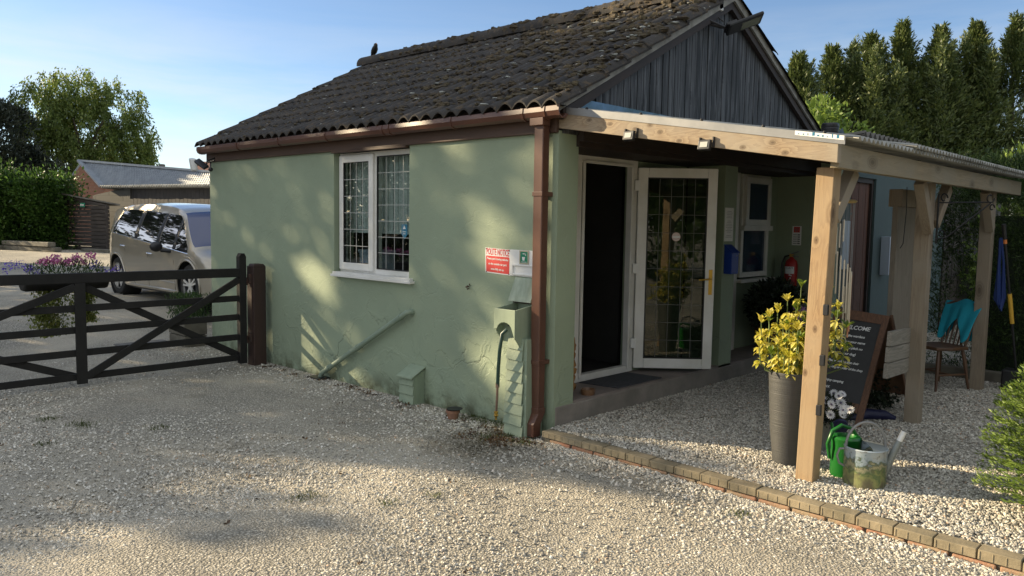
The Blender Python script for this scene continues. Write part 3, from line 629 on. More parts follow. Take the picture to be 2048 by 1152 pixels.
for a, b, c, d in ((0, FW, Z0, Z1), (DL-FW, DL, Z0, Z1), (FW, DL-FW, Z0, Z0+.105), (FW, DL-FW, Z1-.10, Z1)): lbox(lm, a, b, -.03, .03, c, d)
DLF = put('door_leaf', lm, 'upvc', B, bevel=.006)
PN = put('pane', lbox(MB(), FW, DL-FW, -.006, .006, Z0+.105, Z1-.10), 'doorglass', DLF)
gk = MB(); a0, a1, b0, b1 = FW-.004, DL-FW+.004, Z0+.10, Z1-.095
for q in ((a0, a0+.012, b0, b1), (a1-.012, a1, b0, b1), (a0, a1, b0, b0+.012), (a0, a1, b1-.012, b1)): lbox(gk, q[0], q[1], -.0315, -.02, q[2], q[3])
put('seal', gk, 'gasket', DLF)
ld = MB()
for i in range(1, 5): u = FW+(DL-2*FW)*i/5; lbox(ld, u-.002, u+.002, -.010, -.007, Z0+.105, Z1-.10)
for i in range(1, 10): z = Z0+.105+(Z1-Z0-.205)*i/10; lbox(ld, FW, DL-FW, -.0115, -.0085, z-.002, z+.002)
put('leading', ld, 'leadd', PN)
hd = MB(); lbox(hd, DL-.058, DL-.022, -.036, -.030, 1.05, 1.30); put('lock_plate', hd, 'brass', DLF, bevel=.002)
hb = MB(); hb.tube([lf(DL-.04, -.03, 1.21), lf(DL-.04, -.075, 1.21), lf(DL-.06, -.082, 1.208), lf(DL-.165, -.082, 1.20)], .0085, 8); put('handle', hb, 'brass', DLF, smooth=True)
for z in (.55, 1.3, 2.12): put('hinge', lbox(MB(), -.035, .018, -.045, -.02, z-.05, z+.05), 'white', DLF, bevel=.004)
sk = MB(); n_ = 24; cu, cz, rr_ = DL*.5, 1.62, .044
sk.add([lf(cu+rr_*math.cos(2*math.pi*i/n_), -.0095, cz+rr_*math.sin(2*math.pi*i/n_)) for i in range(n_)]+[lf(cu+rr_*math.cos(2*math.pi*i/n_), -.0125, cz+rr_*math.sin(2*math.pi*i/n_)) for i in range(n_)], [tuple(range(n_, 2*n_)), tuple(range(n_))[::-1]]+[(i, (i+1) % n_, n_+(i+1) % n_, n_+i) for i in range(n_)])
SK2 = thing('round_sticker', 'round pink and white sticker on the open door glass', 'sticker', lf(cu, -.012, cz)); put('backing', sk, mat('pink_sticker', (.55, .36, .30), .5), SK2)
s3 = MB(); lbox(s3, cu-.038, cu+.038, -.0138, -.013, cz-.012, cz+.012)
for k in range(n_):
    a = 2*math.pi*k/n_; lbox(s3, cu+.036*math.cos(a)-.003, cu+.036*math.cos(a)+.003, -.0138, -.013, cz+.036*math.sin(a)-.003, cz+.036*math.sin(a)+.003)
lbox(s3, cu-.018, cu+.018, -.0138, -.013, cz+.017, cz+.024); lbox(s3, cu-.018, cu+.018, -.0138, -.013, cz-.025, cz-.018)
put('print', s3, 'paper', SK2)
# second door (mostly behind the pier) and sash window
d2 = MB().box((3.02, .44, .262), (3.08, .5, 2.30)); d2.box((3.58, .43, .262), (3.66, .5, 2.34)); d2.box((3.72, .42, .20), (3.80, .5, 2.36)); d2.box((3.08, .44, 2.24), (3.72, .5, 2.34)); d2.box((3.66, .45, .262), (3.72, .5, 2.24))
S2 = put('side_door_frame', d2, 'upvc', B, bevel=.004); put('door_panel', MB().box((3.08, .46, .28), (3.58, .5, 2.24)), 'upvc', S2)
for z in (.6, 2.0): put('hinge', MB().box((3.64, .415, z), (3.68, .432, z+.1)), 'white', S2)
w2 = MB()
def fr(mb, x0, x1, z0, z1, w, y0, y1):
    mb.box((x0, y0, z0), (x0+w, y1, z1)); mb.box((x1-w, y0, z0), (x1, y1, z1)); mb.box((x0+w, y0, z0), (x1-w, y1, z0+w)); mb.box((x0+w, y0, z1-w), (x1-w, y1, z1)); return mb
W2 = put('sash_window', fr(w2, 3.87, 4.58, 1.12, 2.35, .06, .42, .5), 'upvc', B, bevel=.004)
put('upper_sash', fr(MB(), 3.91, 4.55, 1.74, 2.32, .075, .385, .42), 'upvc', W2, bevel=.004)
put('cross_bar', MB().box((3.86, .375, 1.68), (4.60, .42, 1.74)), 'upvc', W2, bevel=.003)
put('sill', MB().box((3.80, .36, 1.06), (4.68, .45, 1.10)), 'upvc', W2, bevel=.003)
wc = MB().box((3.93, .445, 1.18), (4.52, .452, 1.72)); wc.box((3.985, .40, 1.815), (4.475, .405, 2.245)); put('pane', wc, mat('dark_blue_glass', (.012, .03, .06), .12), W2)
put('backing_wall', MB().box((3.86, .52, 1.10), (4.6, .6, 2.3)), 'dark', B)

# ------------------------------------------------------------------ annexe
A = thing('annexe_building', 'blue green rendered annexe with brown door and corrugated roof beyond the porch', 'building', (4.85, -.3, 0))
put('side_wall', MB().box((4.85, -.3, -.2), (5.0, .45, 2.62)), 'render', A)
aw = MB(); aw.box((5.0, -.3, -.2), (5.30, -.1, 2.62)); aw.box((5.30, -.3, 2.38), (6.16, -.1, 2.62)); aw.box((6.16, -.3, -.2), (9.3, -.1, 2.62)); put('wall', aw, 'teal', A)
fr_ = MB().box((5.30, -.27, .1), (5.36, -.12, 2.38)); fr_.box((6.10, -.27, .1), (6.16, -.12, 2.38)); fr_.box((5.36, -.27, 2.32), (6.10, -.12, 2.38)); put('door_frame', fr_, 'darktim', A)
dr = MB()
for k in range(6): dr.box((5.362+k*.123, -.235-.003*(k % 2), .12), (5.362+(k+1)*.123-.004, -.19, 2.318))
DR = put('door', dr, 'doorw', A); put('latch', MB().box((5.39, -.25, 1.9), (5.5, -.238, 1.93)), 'iron', DR)
cs = []
def corr(x0, x1, y0, z0, y1, z1, wl=.076, amp=.012, th=.006, along='x', sharp=False):
    V = []; F = []; n = int((x1-x0)/wl*6)
    for lay in (0, 1):
        for (y, z) in ((y0, z0), (y1, z1)):
            for i in range(n+1):
                x = x0+(x1-x0)*i/n; ph = ((x-x0)/wl) % 1; wv = amp*(math.sin(2*math.pi*ph) if not sharp else (1-4*abs(ph-.5)))
                V.append((x, y, z+wv-lay*th))
    k = n+1
    for i in range(n): F += [(i, i+1, k+i+1, k+i), (2*k+i, 3*k+i, 3*k+i+1, 2*k+i+1), (i, 2*k+i, 2*k+i+1, i+1)]
    return V, F
V, F = corr(4.95, 13.2, -.55, 2.86, 3.5, 2.45, .16, .042, .02)
put('roof', npmesh('roof', V, F, ORG[A.name]), 'sheetdark', A)
put('fascia', MB().box((5.0, -.42, 2.64), (13.0, -.38, 2.82)), 'darktim', A)
put('soffit', MB().box((4.9, -.42, 2.62), (9.3, .4, 2.64)), 'darktim', A)
for k in range(20): pass
SB = MB(); rb = random.Random(8)
for k in range(28): SB.box((9.32+k*.13, -.32+rb.uniform(0, .01), 0), (9.32+k*.13+.125, -.28, 2.6))
simple('board_fence', SB, 'shed', 'dark brown vertical board screen at the far end of the blue green wall', 'fence', (9.32, -.3, 0))

# ------------------------------------------------------------------ porch
P = thing('timber_porch', 'lean-to porch of pale sawn timber with corrugated sheets on three posts', 'porch', (0, 0, .08))
bm_ = MB().prism([(0, .02, 2.49), (0, -2.20, 2.13), (0, -2.20, 2.265), (0, .02, 2.625)], (.05, 0, 0)); put('side_beam', bm_, 'oaky', P, bevel=.004)
put('front_beam', MB().box((.052, -2.19, 2.105), (4.95, -2.135, 2.245)), 'oakx', P, bevel=.004)
vt = MB().prism([(-.006, .0, 2.60), (-.006, -2.24, 2.237), (-.006, -2.24, 2.285), (-.006, .0, 2.65)], (.004, 0, 0)); vt.prism([(-.006, .0, 2.65), (-.006, -2.24, 2.285), (.12, -2.24, 2.287), (.12, .0, 2.652)], (0, 0, .004))
VT = put('verge_trim', vt, 'zinc', P)
for y in (-.25, -.75, -1.25, -1.7, -2.1): put('screw', MB().lathe([(0, .016), (.008, .014), (.012, .004), (.012, 0)], (.03, y, 2.657+y*.163), 8), 'iron', VT)
stk = MB().prism([(-.007, -1.93, 2.337+.003), (-.007, -2.235, 2.289), (-.007, -2.235, 2.262), (-.007, -1.93, 2.312)], (-.001, 0, 0)); put('tape', stk, 'white', VT)
st2 = MB(); rb = random.Random(4)
for k in range(9): y = -1.95-k*.03; st2.box((-.0092, y-.012*rb.random()-.004, 2.318+(y+1.93)*.163), (-.0082, y, 2.318+(y+1.93)*.163+.02*rb.random()+.004))
put('print', st2, 'blues', VT)
V, F = corr(.13, 5.0, -2.27, 2.290, .0, 2.655, .076, .014, .008); put('roof_sheet', npmesh('roof_sheet', V, F, ORG[P.name]), 'sheet', P)
V, F = corr(1.15, 5.02, -2.29, 2.318, -1.9, 2.382, .076, .014, .006); put('sheet_lap', npmesh('sheet_lap', V, F, ORG[P.name]), 'sheet', P)
ra = MB()
for x in (.9, 1.75, 2.6, 3.4, 4.2): ra.prism([(x, -.0, 2.53), (x, -2.13, 2.185), (x, -2.13, 2.265), (x, .0, 2.635)], (.045, 0, 0))
for y in (-.55, -1.1, -1.65): ra.box((.06, y, 2.598+y*.163), (4.95, y+.045, 2.628+y*.163))
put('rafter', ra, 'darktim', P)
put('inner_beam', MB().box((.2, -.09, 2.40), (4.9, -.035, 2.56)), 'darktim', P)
def post(x, y, z1, m, lean=(0, 0), w=.115):
    mb = MB(); a = (x, y, .03); mb.add([(x, y-w, .03), (x+w, y-w, .03), (x+w, y, .03), (x, y, .03), (x+lean[0], y-w+lean[1], z1), (x+w+lean[0], y-w+lean[1], z1), (x+w+lean[0], y+lean[1], z1), (x+lean[0], y+lean[1], z1)], [(0,3,2,1),(4,5,6,7),(0,1,5,4),(1,2,6,5),(2,3,7,6),(3,0,4,7)])
    return put('post', mb, m, P, bevel=.005)
p1 = post(.175, -1.955, 2.12, 'oak', (.0, -.045)); p2 = post(2.34, -1.95, 2.12, 'oakg'); p3 = post(4.36, -1.96, 2.12, 'oakg')
for z in (.57, .895, 1.22): put('clip', MB().box((.163, -2.095-.045*z/2.1, z-.035), (.185, -2.062-.045*z/2.1, z+.035)), 'black', p1, bevel=.004)
def brace(x0, z0, x1, z1, y=-2.06): 
    d = Vector((x1-x0, 0, z1-z0)).normalized(); u = Vector((-d.z, 0, d.x))*.045
    mb = MB(); a, b = Vector((x0, y-.035, z0)), Vector((x1, y-.035, z1)); mb.prism([a-u, b-u, b+u, a+u], (0, .075, 0)); put('brace', mb, 'oakg', P, bevel=.004)
brace(.32, 1.80, .62, 2.12); brace(2.05, 2.12, 2.34, 1.72); brace(2.48, 1.78, 2.80, 2.10); brace(4.08, 2.12, 4.37, 1.74)
put('flashing', MB().box((.06, -.045, 2.56), (4.7, -.03, 2.735)), 'flash', P)

# ------------------------------------------------------------------ brick edging
BE = thing('brick_edging', 'low edging of ribbed buff blocks over red bricks between drive and porch gravel', 'edging', (-.1, -.05, 0))
tb = MB(); lb = MB(); rb = random.Random(9)
y = -.02
while y > -5.6:
    L_ = .2+rb.uniform(-.004, .004); y1 = y-L_; xo = -.155+.03*y+rb.uniform(-.004, .004); zt = .088+rb.uniform(-.004, .003)
    tb.box((xo, y-.001, .036), (xo+.1, y-L_+.001, zt))
    for a in (.05, .36, .67): tb.box((xo-.0035, y-L_*a-.004, .040), (xo+.02, y-L_*a+.004, zt-.006))
    y = y1-.006
y = -.1
while y > -5.6:
    L_ = .215; xo = -.150+.03*y+rb.uniform(-.006, .006); lb.box((xo-.004, y-L_+.005, -.06), (xo+.1, y-.005, .030+rb.uniform(-.003, .002))); y -= L_+.008
put('top_course', tb, mat('buff_block', (.30, .245, .16), .9, (.17, .145, .095), 6, bump=.6, bscale=60), BE, bevel=.004)
put('brick_course', lb, mat('soft_red_brick', (.34, .16, .10), .9, (.30, .235, .15), 5, bump=.7, bscale=30, bdist=.01), BE, bevel=.008)
put('mortar', MB().prism([(-.135, 0, -.05), (-.135-.165, -5.6, -.05), (-.06-.165, -5.6, -.05), (-.06, 0, -.05)], (0, 0, .115)), mat('old_mortar', (.20, .18, .14), .9, (.05, .045, .03), 8, bump=.6), BE)


# ------------------------------------------------------------------ things on the long wall
# sign: POLITE NOTICE
sg = thing('notice_sign', 'white and red notice sign headed POLITE NOTICE on the green wall', 'sign', (-.004, .655, 1.3))
mb = MB(); mb.prism([(-.001, .808, 1.518), (-.001, .503, 1.508), (-.001, .505, 1.290), (-.001, .803, 1.302)], (-.004, 0, 0)); put('board', mb, 'white', sg)
mb = MB(); mb.prism([(-.0052, .797, 1.445), (-.0052, .790, 1.450), (-.0052, .522, 1.444), (-.0052, .515, 1.436), (-.0052, .515, 1.308), (-.0052, .522, 1.300), (-.0052, .785, 1.311), (-.0052, .792, 1.318)], (-.0008, 0, 0)); put('red_panel', mb, 'redsign', sg)
RT, UP = (0, -1, -.035), (0, -.0, 1)
mb = MB(); add_text(mb, 'POLITE NOTICE', .078, (-.0056, .655, 1.456), RT, UP, align='CENTER', bold=.0012)
def fit_y(mb, wd, c=.655):
    ys_ = [v[1] for v in mb.v]; k = wd/(max(ys_)-min(ys_)); m_ = (max(ys_)+min(ys_))/2; mb.v = [(v[0], c+(v[1]-m_)*k, v[2]+(v[1]-m_)*(k-1)*.035) for v in mb.v]
fit_y(mb, .272)
put('heading', mb, 'redsign', sg)
mb = MB()
for i, s in enumerate(('Please park towing vehicles', 'on the outside car park', 'once fully set up.')): add_text(mb, s, .0245, (-.0062, .655, 1.415-i*.044), RT, UP, align='CENTER', bold=.0006)
fit_y(mb, .255)
put('wording', mb, 'white', sg)
mb = MB()
for y, z in ((.795, 1.508), (.515, 1.499), (.790, 1.310), (.517, 1.300)): mb.lathe([(0, -.004), (.005, -.003), (.005, 0)], (-.0055, y, z), 8, 'x')
put('screw', mb, 'iron', sg)
# white board with drinking water sign and framed panel
wb_ = thing('tap_notice_board', 'white board with small green drinking water sign and empty white frame beside the downpipe', 'board', (-.004, .37, 1.3))
put('board', MB().prism([(-.001, .50, 1.512), (-.001, .158, 1.508), (-.001, .158, 1.288), (-.001, .50, 1.292)], (-.008, 0, 0)), 'white', wb_)
put('green_sign', MB().box((-.013, .30, 1.405), (-.010, .38, 1.500)), 'greens', wb_)
put('sign_frame', frame_rect(MB(), .288, .392, 1.395, 1.508, .010, -.016, -.010), mat('buff_frame', (.42, .38, .28), .6), wb_)
mb = MB(); mb.prism([(-.0145, .362, 1.455), (-.0145, .327, 1.455), (-.0145, .334, 1.425), (-.0145, .355, 1.425)], (-.0006, 0, 0)); mb.box((-.0150, .318, 1.478), (-.0142, .355, 1.484)); mb.box((-.0150, .318, 1.466), (-.0142, .325, 1.484)); mb.box((-.0150, .31, 1.411), (-.0142, .37, 1.415)); put('symbol', mb, 'white', wb_)
put('panel_frame', frame_rect(MB(), .215, .475, 1.300, 1.392, .014, -.022, -.009), 'white', wb_, bevel=.003)
# tap box
tb_ = thing('tap_housing', 'sage painted shingled tap housing with raised lid and hanging green hose', 'tap box', (-.2, .3, 0))
x0, x1, ya, yb = -.27, -.002, .19, .425
s_ = MB(); s_.prism([(x0, yb, 1.04), (x0, yb, .87)] + [(x0, (ya+yb)/2+.085*math.cos(a), .865+.068*math.sin(a)) for a in np.linspace(.15, math.pi-.15, 9)] + [(x0, ya, .80), (x0, ya, 1.04)], (.016, 0, 0))
s_.prism([(x0+.016, ya, .80), (x0+.016, ya, 1.04), (x1, ya, 1.075), (x1, ya, .71), (x0+.09, ya, .71)], (0, .014, 0))
s_.prism([(x0+.016, yb, .86), (x0+.016, yb, 1.04), (x1, yb, 1.075), (x1, yb, .80), (x0+.09, yb, .76)], (0, -.014, 0))
s_.box((x0+.10, ya+.014, .76), (x0+.112, yb-.014, .95)); put('box', s_, 'sage', tb_, bevel=.003)
put('tap_fitting', MB().box((-.16, .23, .93), (-.06, .37, 1.02)).tube([(-.15, .29, .96), (-.21, .30, .95), (-.22, .30, .90)], .014, 8), 'black', tb_, bevel=.004)
put('lid', MB().prism([(-.075, .460, 1.085), (-.075, .205, 1.085), (-.020, .185, 1.282), (-.020, .430, 1.282)], (.014, 0, 0)), mat('pale_sage_paint', (.36, .42, .33), .6, (.22, .27, .2), 14, bump=.5, stretch=(1, 1, .25)), tb_, bevel=.003)
put('hinge', MB().box((-.035, .20, 1.070), (-.012, .44, 1.084)), 'rust', tb_)
cm = MB(); rb = random.Random(1)
z = .0
cx0 = -.215
put('casing', MB().prism([(-.205, .115, 0), (-.002, .115, 0), (-.002, .14, .8), (-.175, .14, .8)], (0, .18, 0)), 'sage', tb_, bevel=.002)
for k in range(9):
    z = .005+k*.088; lean = .0028*k*2.2
    xa = -.222+.022*k/8*1.4; y0_ = .135+.008*(k % 2)+.004*k; y1_ = .345+rb.uniform(-.006, .006)
    cm.prism([(xa-.010, y0_, z), (xa-.010, y1_, z+.008), (xa+.008, y1_, z+.10), (xa+.008, y0_+.004, z+.096)], (.010, 0, 0))
    if k > 3: cm.prism([(xa+.012, .112+.004*k, z), (xa+.012, y0_-.004, z), (xa+.022, y0_-.004, z+.096), (xa+.022, .112+.004*k, z+.094)], (.009, 0, 0))
put('shingles', cm, 'sage', tb_, bevel=.0015)
hs = put('hose', MB().tube([(-.245, .30, .875), (-.275, .325, .84), (-.280, .345, .70), (-.272, .365, .55), (-.268, .375, .40)], .0155, 10), 'hose', tb_, smooth=True)
put('hose_tail', MB().tube([(-.268, .375, .42), (-.268, .378, .30), (-.262, .392, .19)], .010, 8).tube([(-.268, .375, .425), (-.268, .376, .39)], .017, 8), 'copper', hs, smooth=True)
put('nozzle', MB().lathe([(.009, .19), (.017, .185), (.017, .168), (.010, .164), (.020, .155), (.012, .142), (.008, .130), (.009, .118), (0, .116)], (-.262, .394, 0), 10), 'brass', hs, smooth=True)
# diagonal waste pipe
wp = thing('waste_pipe', 'sage painted waste pipe running diagonally down the green wall to the gravel', 'pipe', (-.06, 3.3, 0))
put('pipe', MB().tube([(.01, 1.80, .862), (-.04, 1.80, .864), (-.060, 1.815, .860), (-.062, 1.86, .832), (-.062, 3.20, .105), (-.064, 3.27, .065), (-.066, 3.30, .02), (-.066, 3.31, -.04)], .0265, 12), 'sagep', wp, smooth=True)
for a, b in (((-.0615, 1.90, .811), (-.0615, 1.94, .789)), ((-.0615, 2.60, .431), (-.0615, 2.635, .412)), ((-.062, 3.12, .149), (-.062, 3.17, .122)), ((.0, 1.80, .862), (-.02, 1.80, .862))): put('collar', MB().tube([a, b], .031, 12), 'sagep', wp, smooth=True)
cl = MB(); cl.tube([(-.0615, 2.618, .42), (0, 2.618, .42)], .010, 8); put('clip', cl, 'sagep', wp)
put('drain_cover', MB().box((-.16, 3.20, .0), (-.01, 3.42, .018)), 'black', wp)
# small shingled cover
vb = thing('pipe_cover', 'short sage shingled pipe cover with sloping lid at the foot of the green wall', 'cover', (-.08, 1.72, 0))
put('casing', MB().box((-.135, 1.615, -.02), (-.002, 1.815, .262)).prism([(-.135, 1.615, .262), (-.002, 1.615, .262), (-.002, 1.615, .325)], (0, .2, 0)), 'sage', vb, bevel=.002)
sb = MB()
for k in range(3): sb.prism([(-.152, 1.61, .008+k*.088), (-.152, 1.82, .008+k*.088), (-.138, 1.82, .10+k*.088), (-.138, 1.61, .10+k*.088)], (.010, 0, 0))
put('shingles', sb, 'sage', vb, bevel=.0015)
put('lid', MB().prism([(-.175, 1.600, .252), (-.175, 1.830, .252), (.0, 1.830, .345), (.0, 1.600, .345)], (0, 0, .014)), 'sage', vb, bevel=.003)
# terracotta pot at wall
def pot_mesh(r, h, c): return MB().lathe([(r*.70, 0), (r*.86, h*.68), (r*.9, h*.70), (r*1.0, h*.70), (r*1.02, h), (r*.9, h), (r*.86, h*.72), (r*.66, .01), (0, .01)], c, 24)
tp = thing('plant_pot', 'small empty terracotta pot standing on the gravel against the green wall', 'flower pot', (-.19, 1.02, 0))
put('pot', pot_mesh(.062, .085, (-.19, 1.0, -.005)), 'terra', tp, smooth=True); put('saucer', MB().lathe([(0, .083), (.045, .083), (.07, .088), (.072, .094), (.05, .092), (0, .090)], (-.185, .985, 0), 20), 'black', tp, smooth=True)
# a small rusty hook on the wall
simple('wall_hook', MB().tube([(0, 1.015, 1.165), (-.03, 1.01, 1.16), (-.035, 1.0, 1.14), (-.02, .99, 1.15)], .006, 6).tube([(0, 1.03, 1.17), (-.02, 1.04, 1.155)], .004, 6).tube([(0, 1.0, 1.17), (-.02, .99, 1.19)], .004, 6), 'rust', 'small rusty hook sticking out of the green wall left of the notice', 'hook', (0, 1.01, 1.16))
# security camera and white sensor at the far corner
cv = thing('security_camera', 'black security camera bracketed under the gutter at the far corner of the green wall', 'camera', (-.05, 5.75, 2.42))
put('bracket', MB().tube([(-.03, 5.78, 2.50), (-.12, 5.80, 2.46), (-.16, 5.72, 2.43), (-.15, 5.55, 2.45)], .010, 6).tube([(-.14, 5.68, 2.43), (-.17, 5.62, 2.36)], .009, 6), 'black', cv)
put('lamp_head', MB().add([(-.14, 6.0, 2.50), (-.22, 5.98, 2.46), (-.20, 5.76, 2.36), (-.12, 5.78, 2.40), (-.13, 6.0, 2.47), (-.21, 5.98, 2.43), (-.19, 5.76, 2.335), (-.11, 5.78, 2.375)], [(0,1,2,3),(7,6,5,4),(0,4,5,1),(1,5,6,2),(2,6,7,3),(3,7,4,0)]), 'black', cv, bevel=.004)
put('sensor', MB().blob((-.17, 5.62, 2.34), (.03, .03, .028), 10), 'black', cv, smooth=True)
wsn = thing('white_sensor', 'white sensor box bracketed at the far corner under the gutter end', 'sensor', (-.10, 6.2, 2.45))
put('housing', MB().add([(-.16, 6.16, 2.34), (-.10, 6.34, 2.34), (-.04, 6.30, 2.34), (-.10, 6.12, 2.34), (-.18, 6.18, 2.50), (-.12, 6.36, 2.52), (-.05, 6.32, 2.52), (-.11, 6.14, 2.50)], [(0,3,2,1),(4,5,6,7),(0,1,5,4),(1,2,6,5),(2,3,7,6),(3,0,4,7)]), 'white', wsn, bevel=.02)
put('arm', MB().tube([(-.1, 6.18, 2.42), (-.03, 6.02, 2.43), (-.03, 5.99, 2.5)], .012, 6), 'black', wsn)
# bird
bd = MB(); b0 = Vector((APX, 5.86, APZ+.135))
PT = [(-.09, .005, .022), (-.06, .020, .03), (-.01, .05, .046), (.03, .085, .045), (.055, .125, .030), (.068, .15, .026), (.08, .158, .020)]
bd = MB().tube([b0+Vector((a*-.35, -a*1.1, z)) for a, z, r in [(-.15, .00, 0), (-.10, .015, 0), (-.06, .03, 0), (-.01, .055, 0), (.03, .09, 0), (.05, .12, 0), (.062, .145, 0), (.075, .155, 0)]], [.012, .016, .032, .048, .046, .032, .028, .012], 12)
bo = put('blackbird', bd, 'birdm', None, tuple(b0), smooth=True); tag(bo, 'blackbird perched on the far end of the mossy ridge', 'bird')
lg = MB()
for s in (-1, 1): lg.tube([b0+Vector((.015*s, 0, .05)), b0+Vector((.015*s, .0, -.01))], .004, 5)
put('leg', lg, 'birdm', bo); put('beak', MB().tube([b0+Vector((-.028, -.088, .150)), b0+Vector((-.037, -.115, .146))], [.007, .001], 6), mat('orange_beak', (.5, .2, .02), .5), bo)
# ------------------------------------------------------------------ lamps on porch beam and gable
def small_flood(y, z, label):
    t = thing('porch_floodlight', label, 'light', (-.03, y, z), 'small floodlights clipped under the porch side beam')
    M_ = MB().add([(-.06, y-.045, z-.035), (-.06, y+.045, z-.035), (-.03, y+.045, z-.045), (-.03, y-.045, z-.045), (-.045, y-.045, z+.03), (-.045, y+.045, z+.03), (-.015, y+.045, z+.03), (-.015, y-.045, z+.03)], [(0,3,2,1),(4,5,6,7),(0,1,5,4),(1,2,6,5),(2,3,7,6),(3,0,4,7)])
    h = put('housing', M_, 'black', t, bevel=.005)
    put('lens', MB().add([(-.0602, y-.028, z-.020), (-.0602, y+.028, z-.020), (-.0515, y+.028, z+.016), (-.0515, y-.028, z+.016), (-.0575, y-.028, z-.020), (-.0575, y+.028, z-.020), (-.049, y+.028, z+.016), (-.049, y-.028, z+.016)], [(0,3,2,1),(4,5,6,7),(0,1,5,4),(1,2,6,5),(2,3,7,6),(3,0,4,7)]), 'lens', t)
    put('bracket', MB().box((-.02, y-.055, z-.02), (0, y-.047, z+.05)).box((-.02, y+.047, z-.02), (0, y+.055, z+.05)), 'black', t)
small_flood(-.70, 2.385, 'small black floodlight under the porch side beam, nearer the downpipe')
small_flood(-1.32, 2.285, 'small black floodlight under the porch side beam, nearer the front post')
gl = thing('gable_floodlight', 'large black floodlight head on an arm high on the black gable', 'light', (2.4, -.05, 3.8))
def obx(c, ax, ay, az):
    c, ax, ay, az = map(Vector, (c, ax, ay, az)); V = [c+ax*i+ay*j+az*k for k in (-1, 1) for (i, j) in ((-1, -1), (1, -1), (1, 1), (-1, 1))]
    return MB().add(V, [(0,3,2,1),(4,5,6,7),(0,1,5,4),(1,2,6,5),(2,3,7,6),(3,0,4,7)])
ax = Vector((.115, -.12, .065)); ay = Vector((.06, .06, .0)); ay = Vector((.075, .06, -.03)); azn = ax.cross(ay).normalized()*.018
gc_ = Vector((2.42, -.28, 3.70))
put('lamp_head', obx(gc_, ax, ay, azn), 'black', gl, bevel=.02)
put('lens', obx(gc_+ax*.3+azn*(-1.06 if azn.z > 0 else 1.06), ax*.52, ay*.62, azn*.06), mat('lamp_glass', (.16, .17, .12), .2), gl)
put('driver_box', obx(gc_-ax*.75+azn*(1.5 if azn.z > 0 else -1.5), ax*.3, ay*.8, azn*.8), 'black', gl, bevel=.008)
put('bracket', MB().tube([(2.22, -.02, 3.70), (2.28, -.10, 3.67), (2.34, -.20, 3.665)], .016, 8).tube([(2.06, -.04, 3.725), (2.30, -.14, 3.66)], .013, 8), 'black', gl)
wbx = thing('gable_sensor_box', 'white junction box with cable near the top of the black gable', 'junction box', (2.28, -.05, 3.9))
put('housing', MB().box((2.24, -.10, 3.83), (2.33, -.03, 4.0)), 'white', wbx, bevel=.012); put('cable', MB().tube([(2.28, -.06, 3.83), (2.27, -.07, 3.77), (2.30, -.12, 3.72)], .006, 6), 'black', wbx)
bs = MB(); bs.box((2.13, -.09, 3.84), (2.20, -.03, 3.93)); simple('gable_lamp_bracket', bs, 'rust', 'rusty bracket on the black gable left of the white box', 'bracket', (2.16, -.05, 3.88), bevel=.01)
# ------------------------------------------------------------------ things at the entrance
simple('doormat', MB().prism([(.86, .425, .2625), (1.60, .425, .2625), (1.64, .03, .2625), (.93, .03, .2625)], (0, 0, .010)), 'mat_', 'grey ribbed doormat on the concrete threshold outside the open door', 'doormat', (1.2, .2, .26), bevel=.003)
simple('dog_bowl', MB().lathe([(.060, 0), (.064, .02), (.064, .048), (.056, .050), (.050, .03), (0, .02)], (.54, .07, .262), 24), 'bowl', 'round brown glazed bowl on the threshold beside the corner pier', 'bowl', (.54, .07, .262), smooth=True)
cs_ = MB(); rb = random.Random(6)
for k, (z, r) in enumerate(((.0, .062), (.07, .055), (.14, .060), (.21, .052), (.28, .045), (.35, .042), (.41, .03))): cs_.blob((.525+.004*k, .27, .30+z), (r, r, .055), 9, .18, rb)
simple('carved_ornament', cs_, 'carved', 'orange brown carved ornament standing behind the corner pier by the door', 'ornament', (.525, .27, .262), smooth=True)
nt_ = thing('paper_notice', 'laminated white notice with small print on the pier right of the open door', 'notice', (2.8, -.003, 1.75))
put('sheet', MB().box((2.685, -.006, 1.575), (2.865, -.002, 1.925)), 'paper', nt_)
mb = MB(); rb = random.Random(3); z = 1.885
for i in range(15):
    if i == 5: z -= .018
    if i == 13: z -= .02
    wd = .066*rb.uniform(.55, 1.1); x = 2.775-wd
    while x < 2.775+wd: l_ = rb.uniform(.006, .02); mb.box((x, -.0072, z), (min(x+l_, 2.775+wd), -.0062, z+.0045)); x += l_+.005
    z -= .0165
put('print', mb, mat('print_ink', (.28, .29, .31), .8), nt_)
lb_ = thing('letter_box', 'blue steel letter box with sloping lid on the pier below the notice', 'letter box', (2.8, -.05, 1.25))
put('body', MB().prism([(2.70, -.002, 1.235), (2.70, -.095, 1.235), (2.70, -.095, 1.455), (2.70, -.002, 1.53)], (.145, 0, 0)), 'blue', lb_, bevel=.005)
put('lid', MB().prism([(2.692, -.102, 1.452), (2.692, -.0, 1.535), (2.692, -.0, 1.543), (2.692, -.110, 1.455)], (.162, 0, 0)), 'blue', lb_, bevel=.003)
put('lock', MB().lathe([(0, -.004), (.008, -.003), (.008, 0)], (2.80, 0, 0), 8, 'x') if False else MB().box((2.79, -.099, 1.42), (2.803, -.095, 1.433)), 'zinc', lb_)
fx = thing('small_red_extinguisher', 'slim red fire extinguisher standing at the foot of the pier', 'extinguisher', (2.98, .05, .262))
put('cylinder', MB().lathe([(.035, 0), (.038, .01), (.038, .30), (.02, .34), (.012, .35)], (2.975, .07, .262), 16), 'red', fx, smooth=True); put('valve', MB().box((2.955, .03, .61), (2.99, .085, .65)), 'black', fx, bevel=.004)
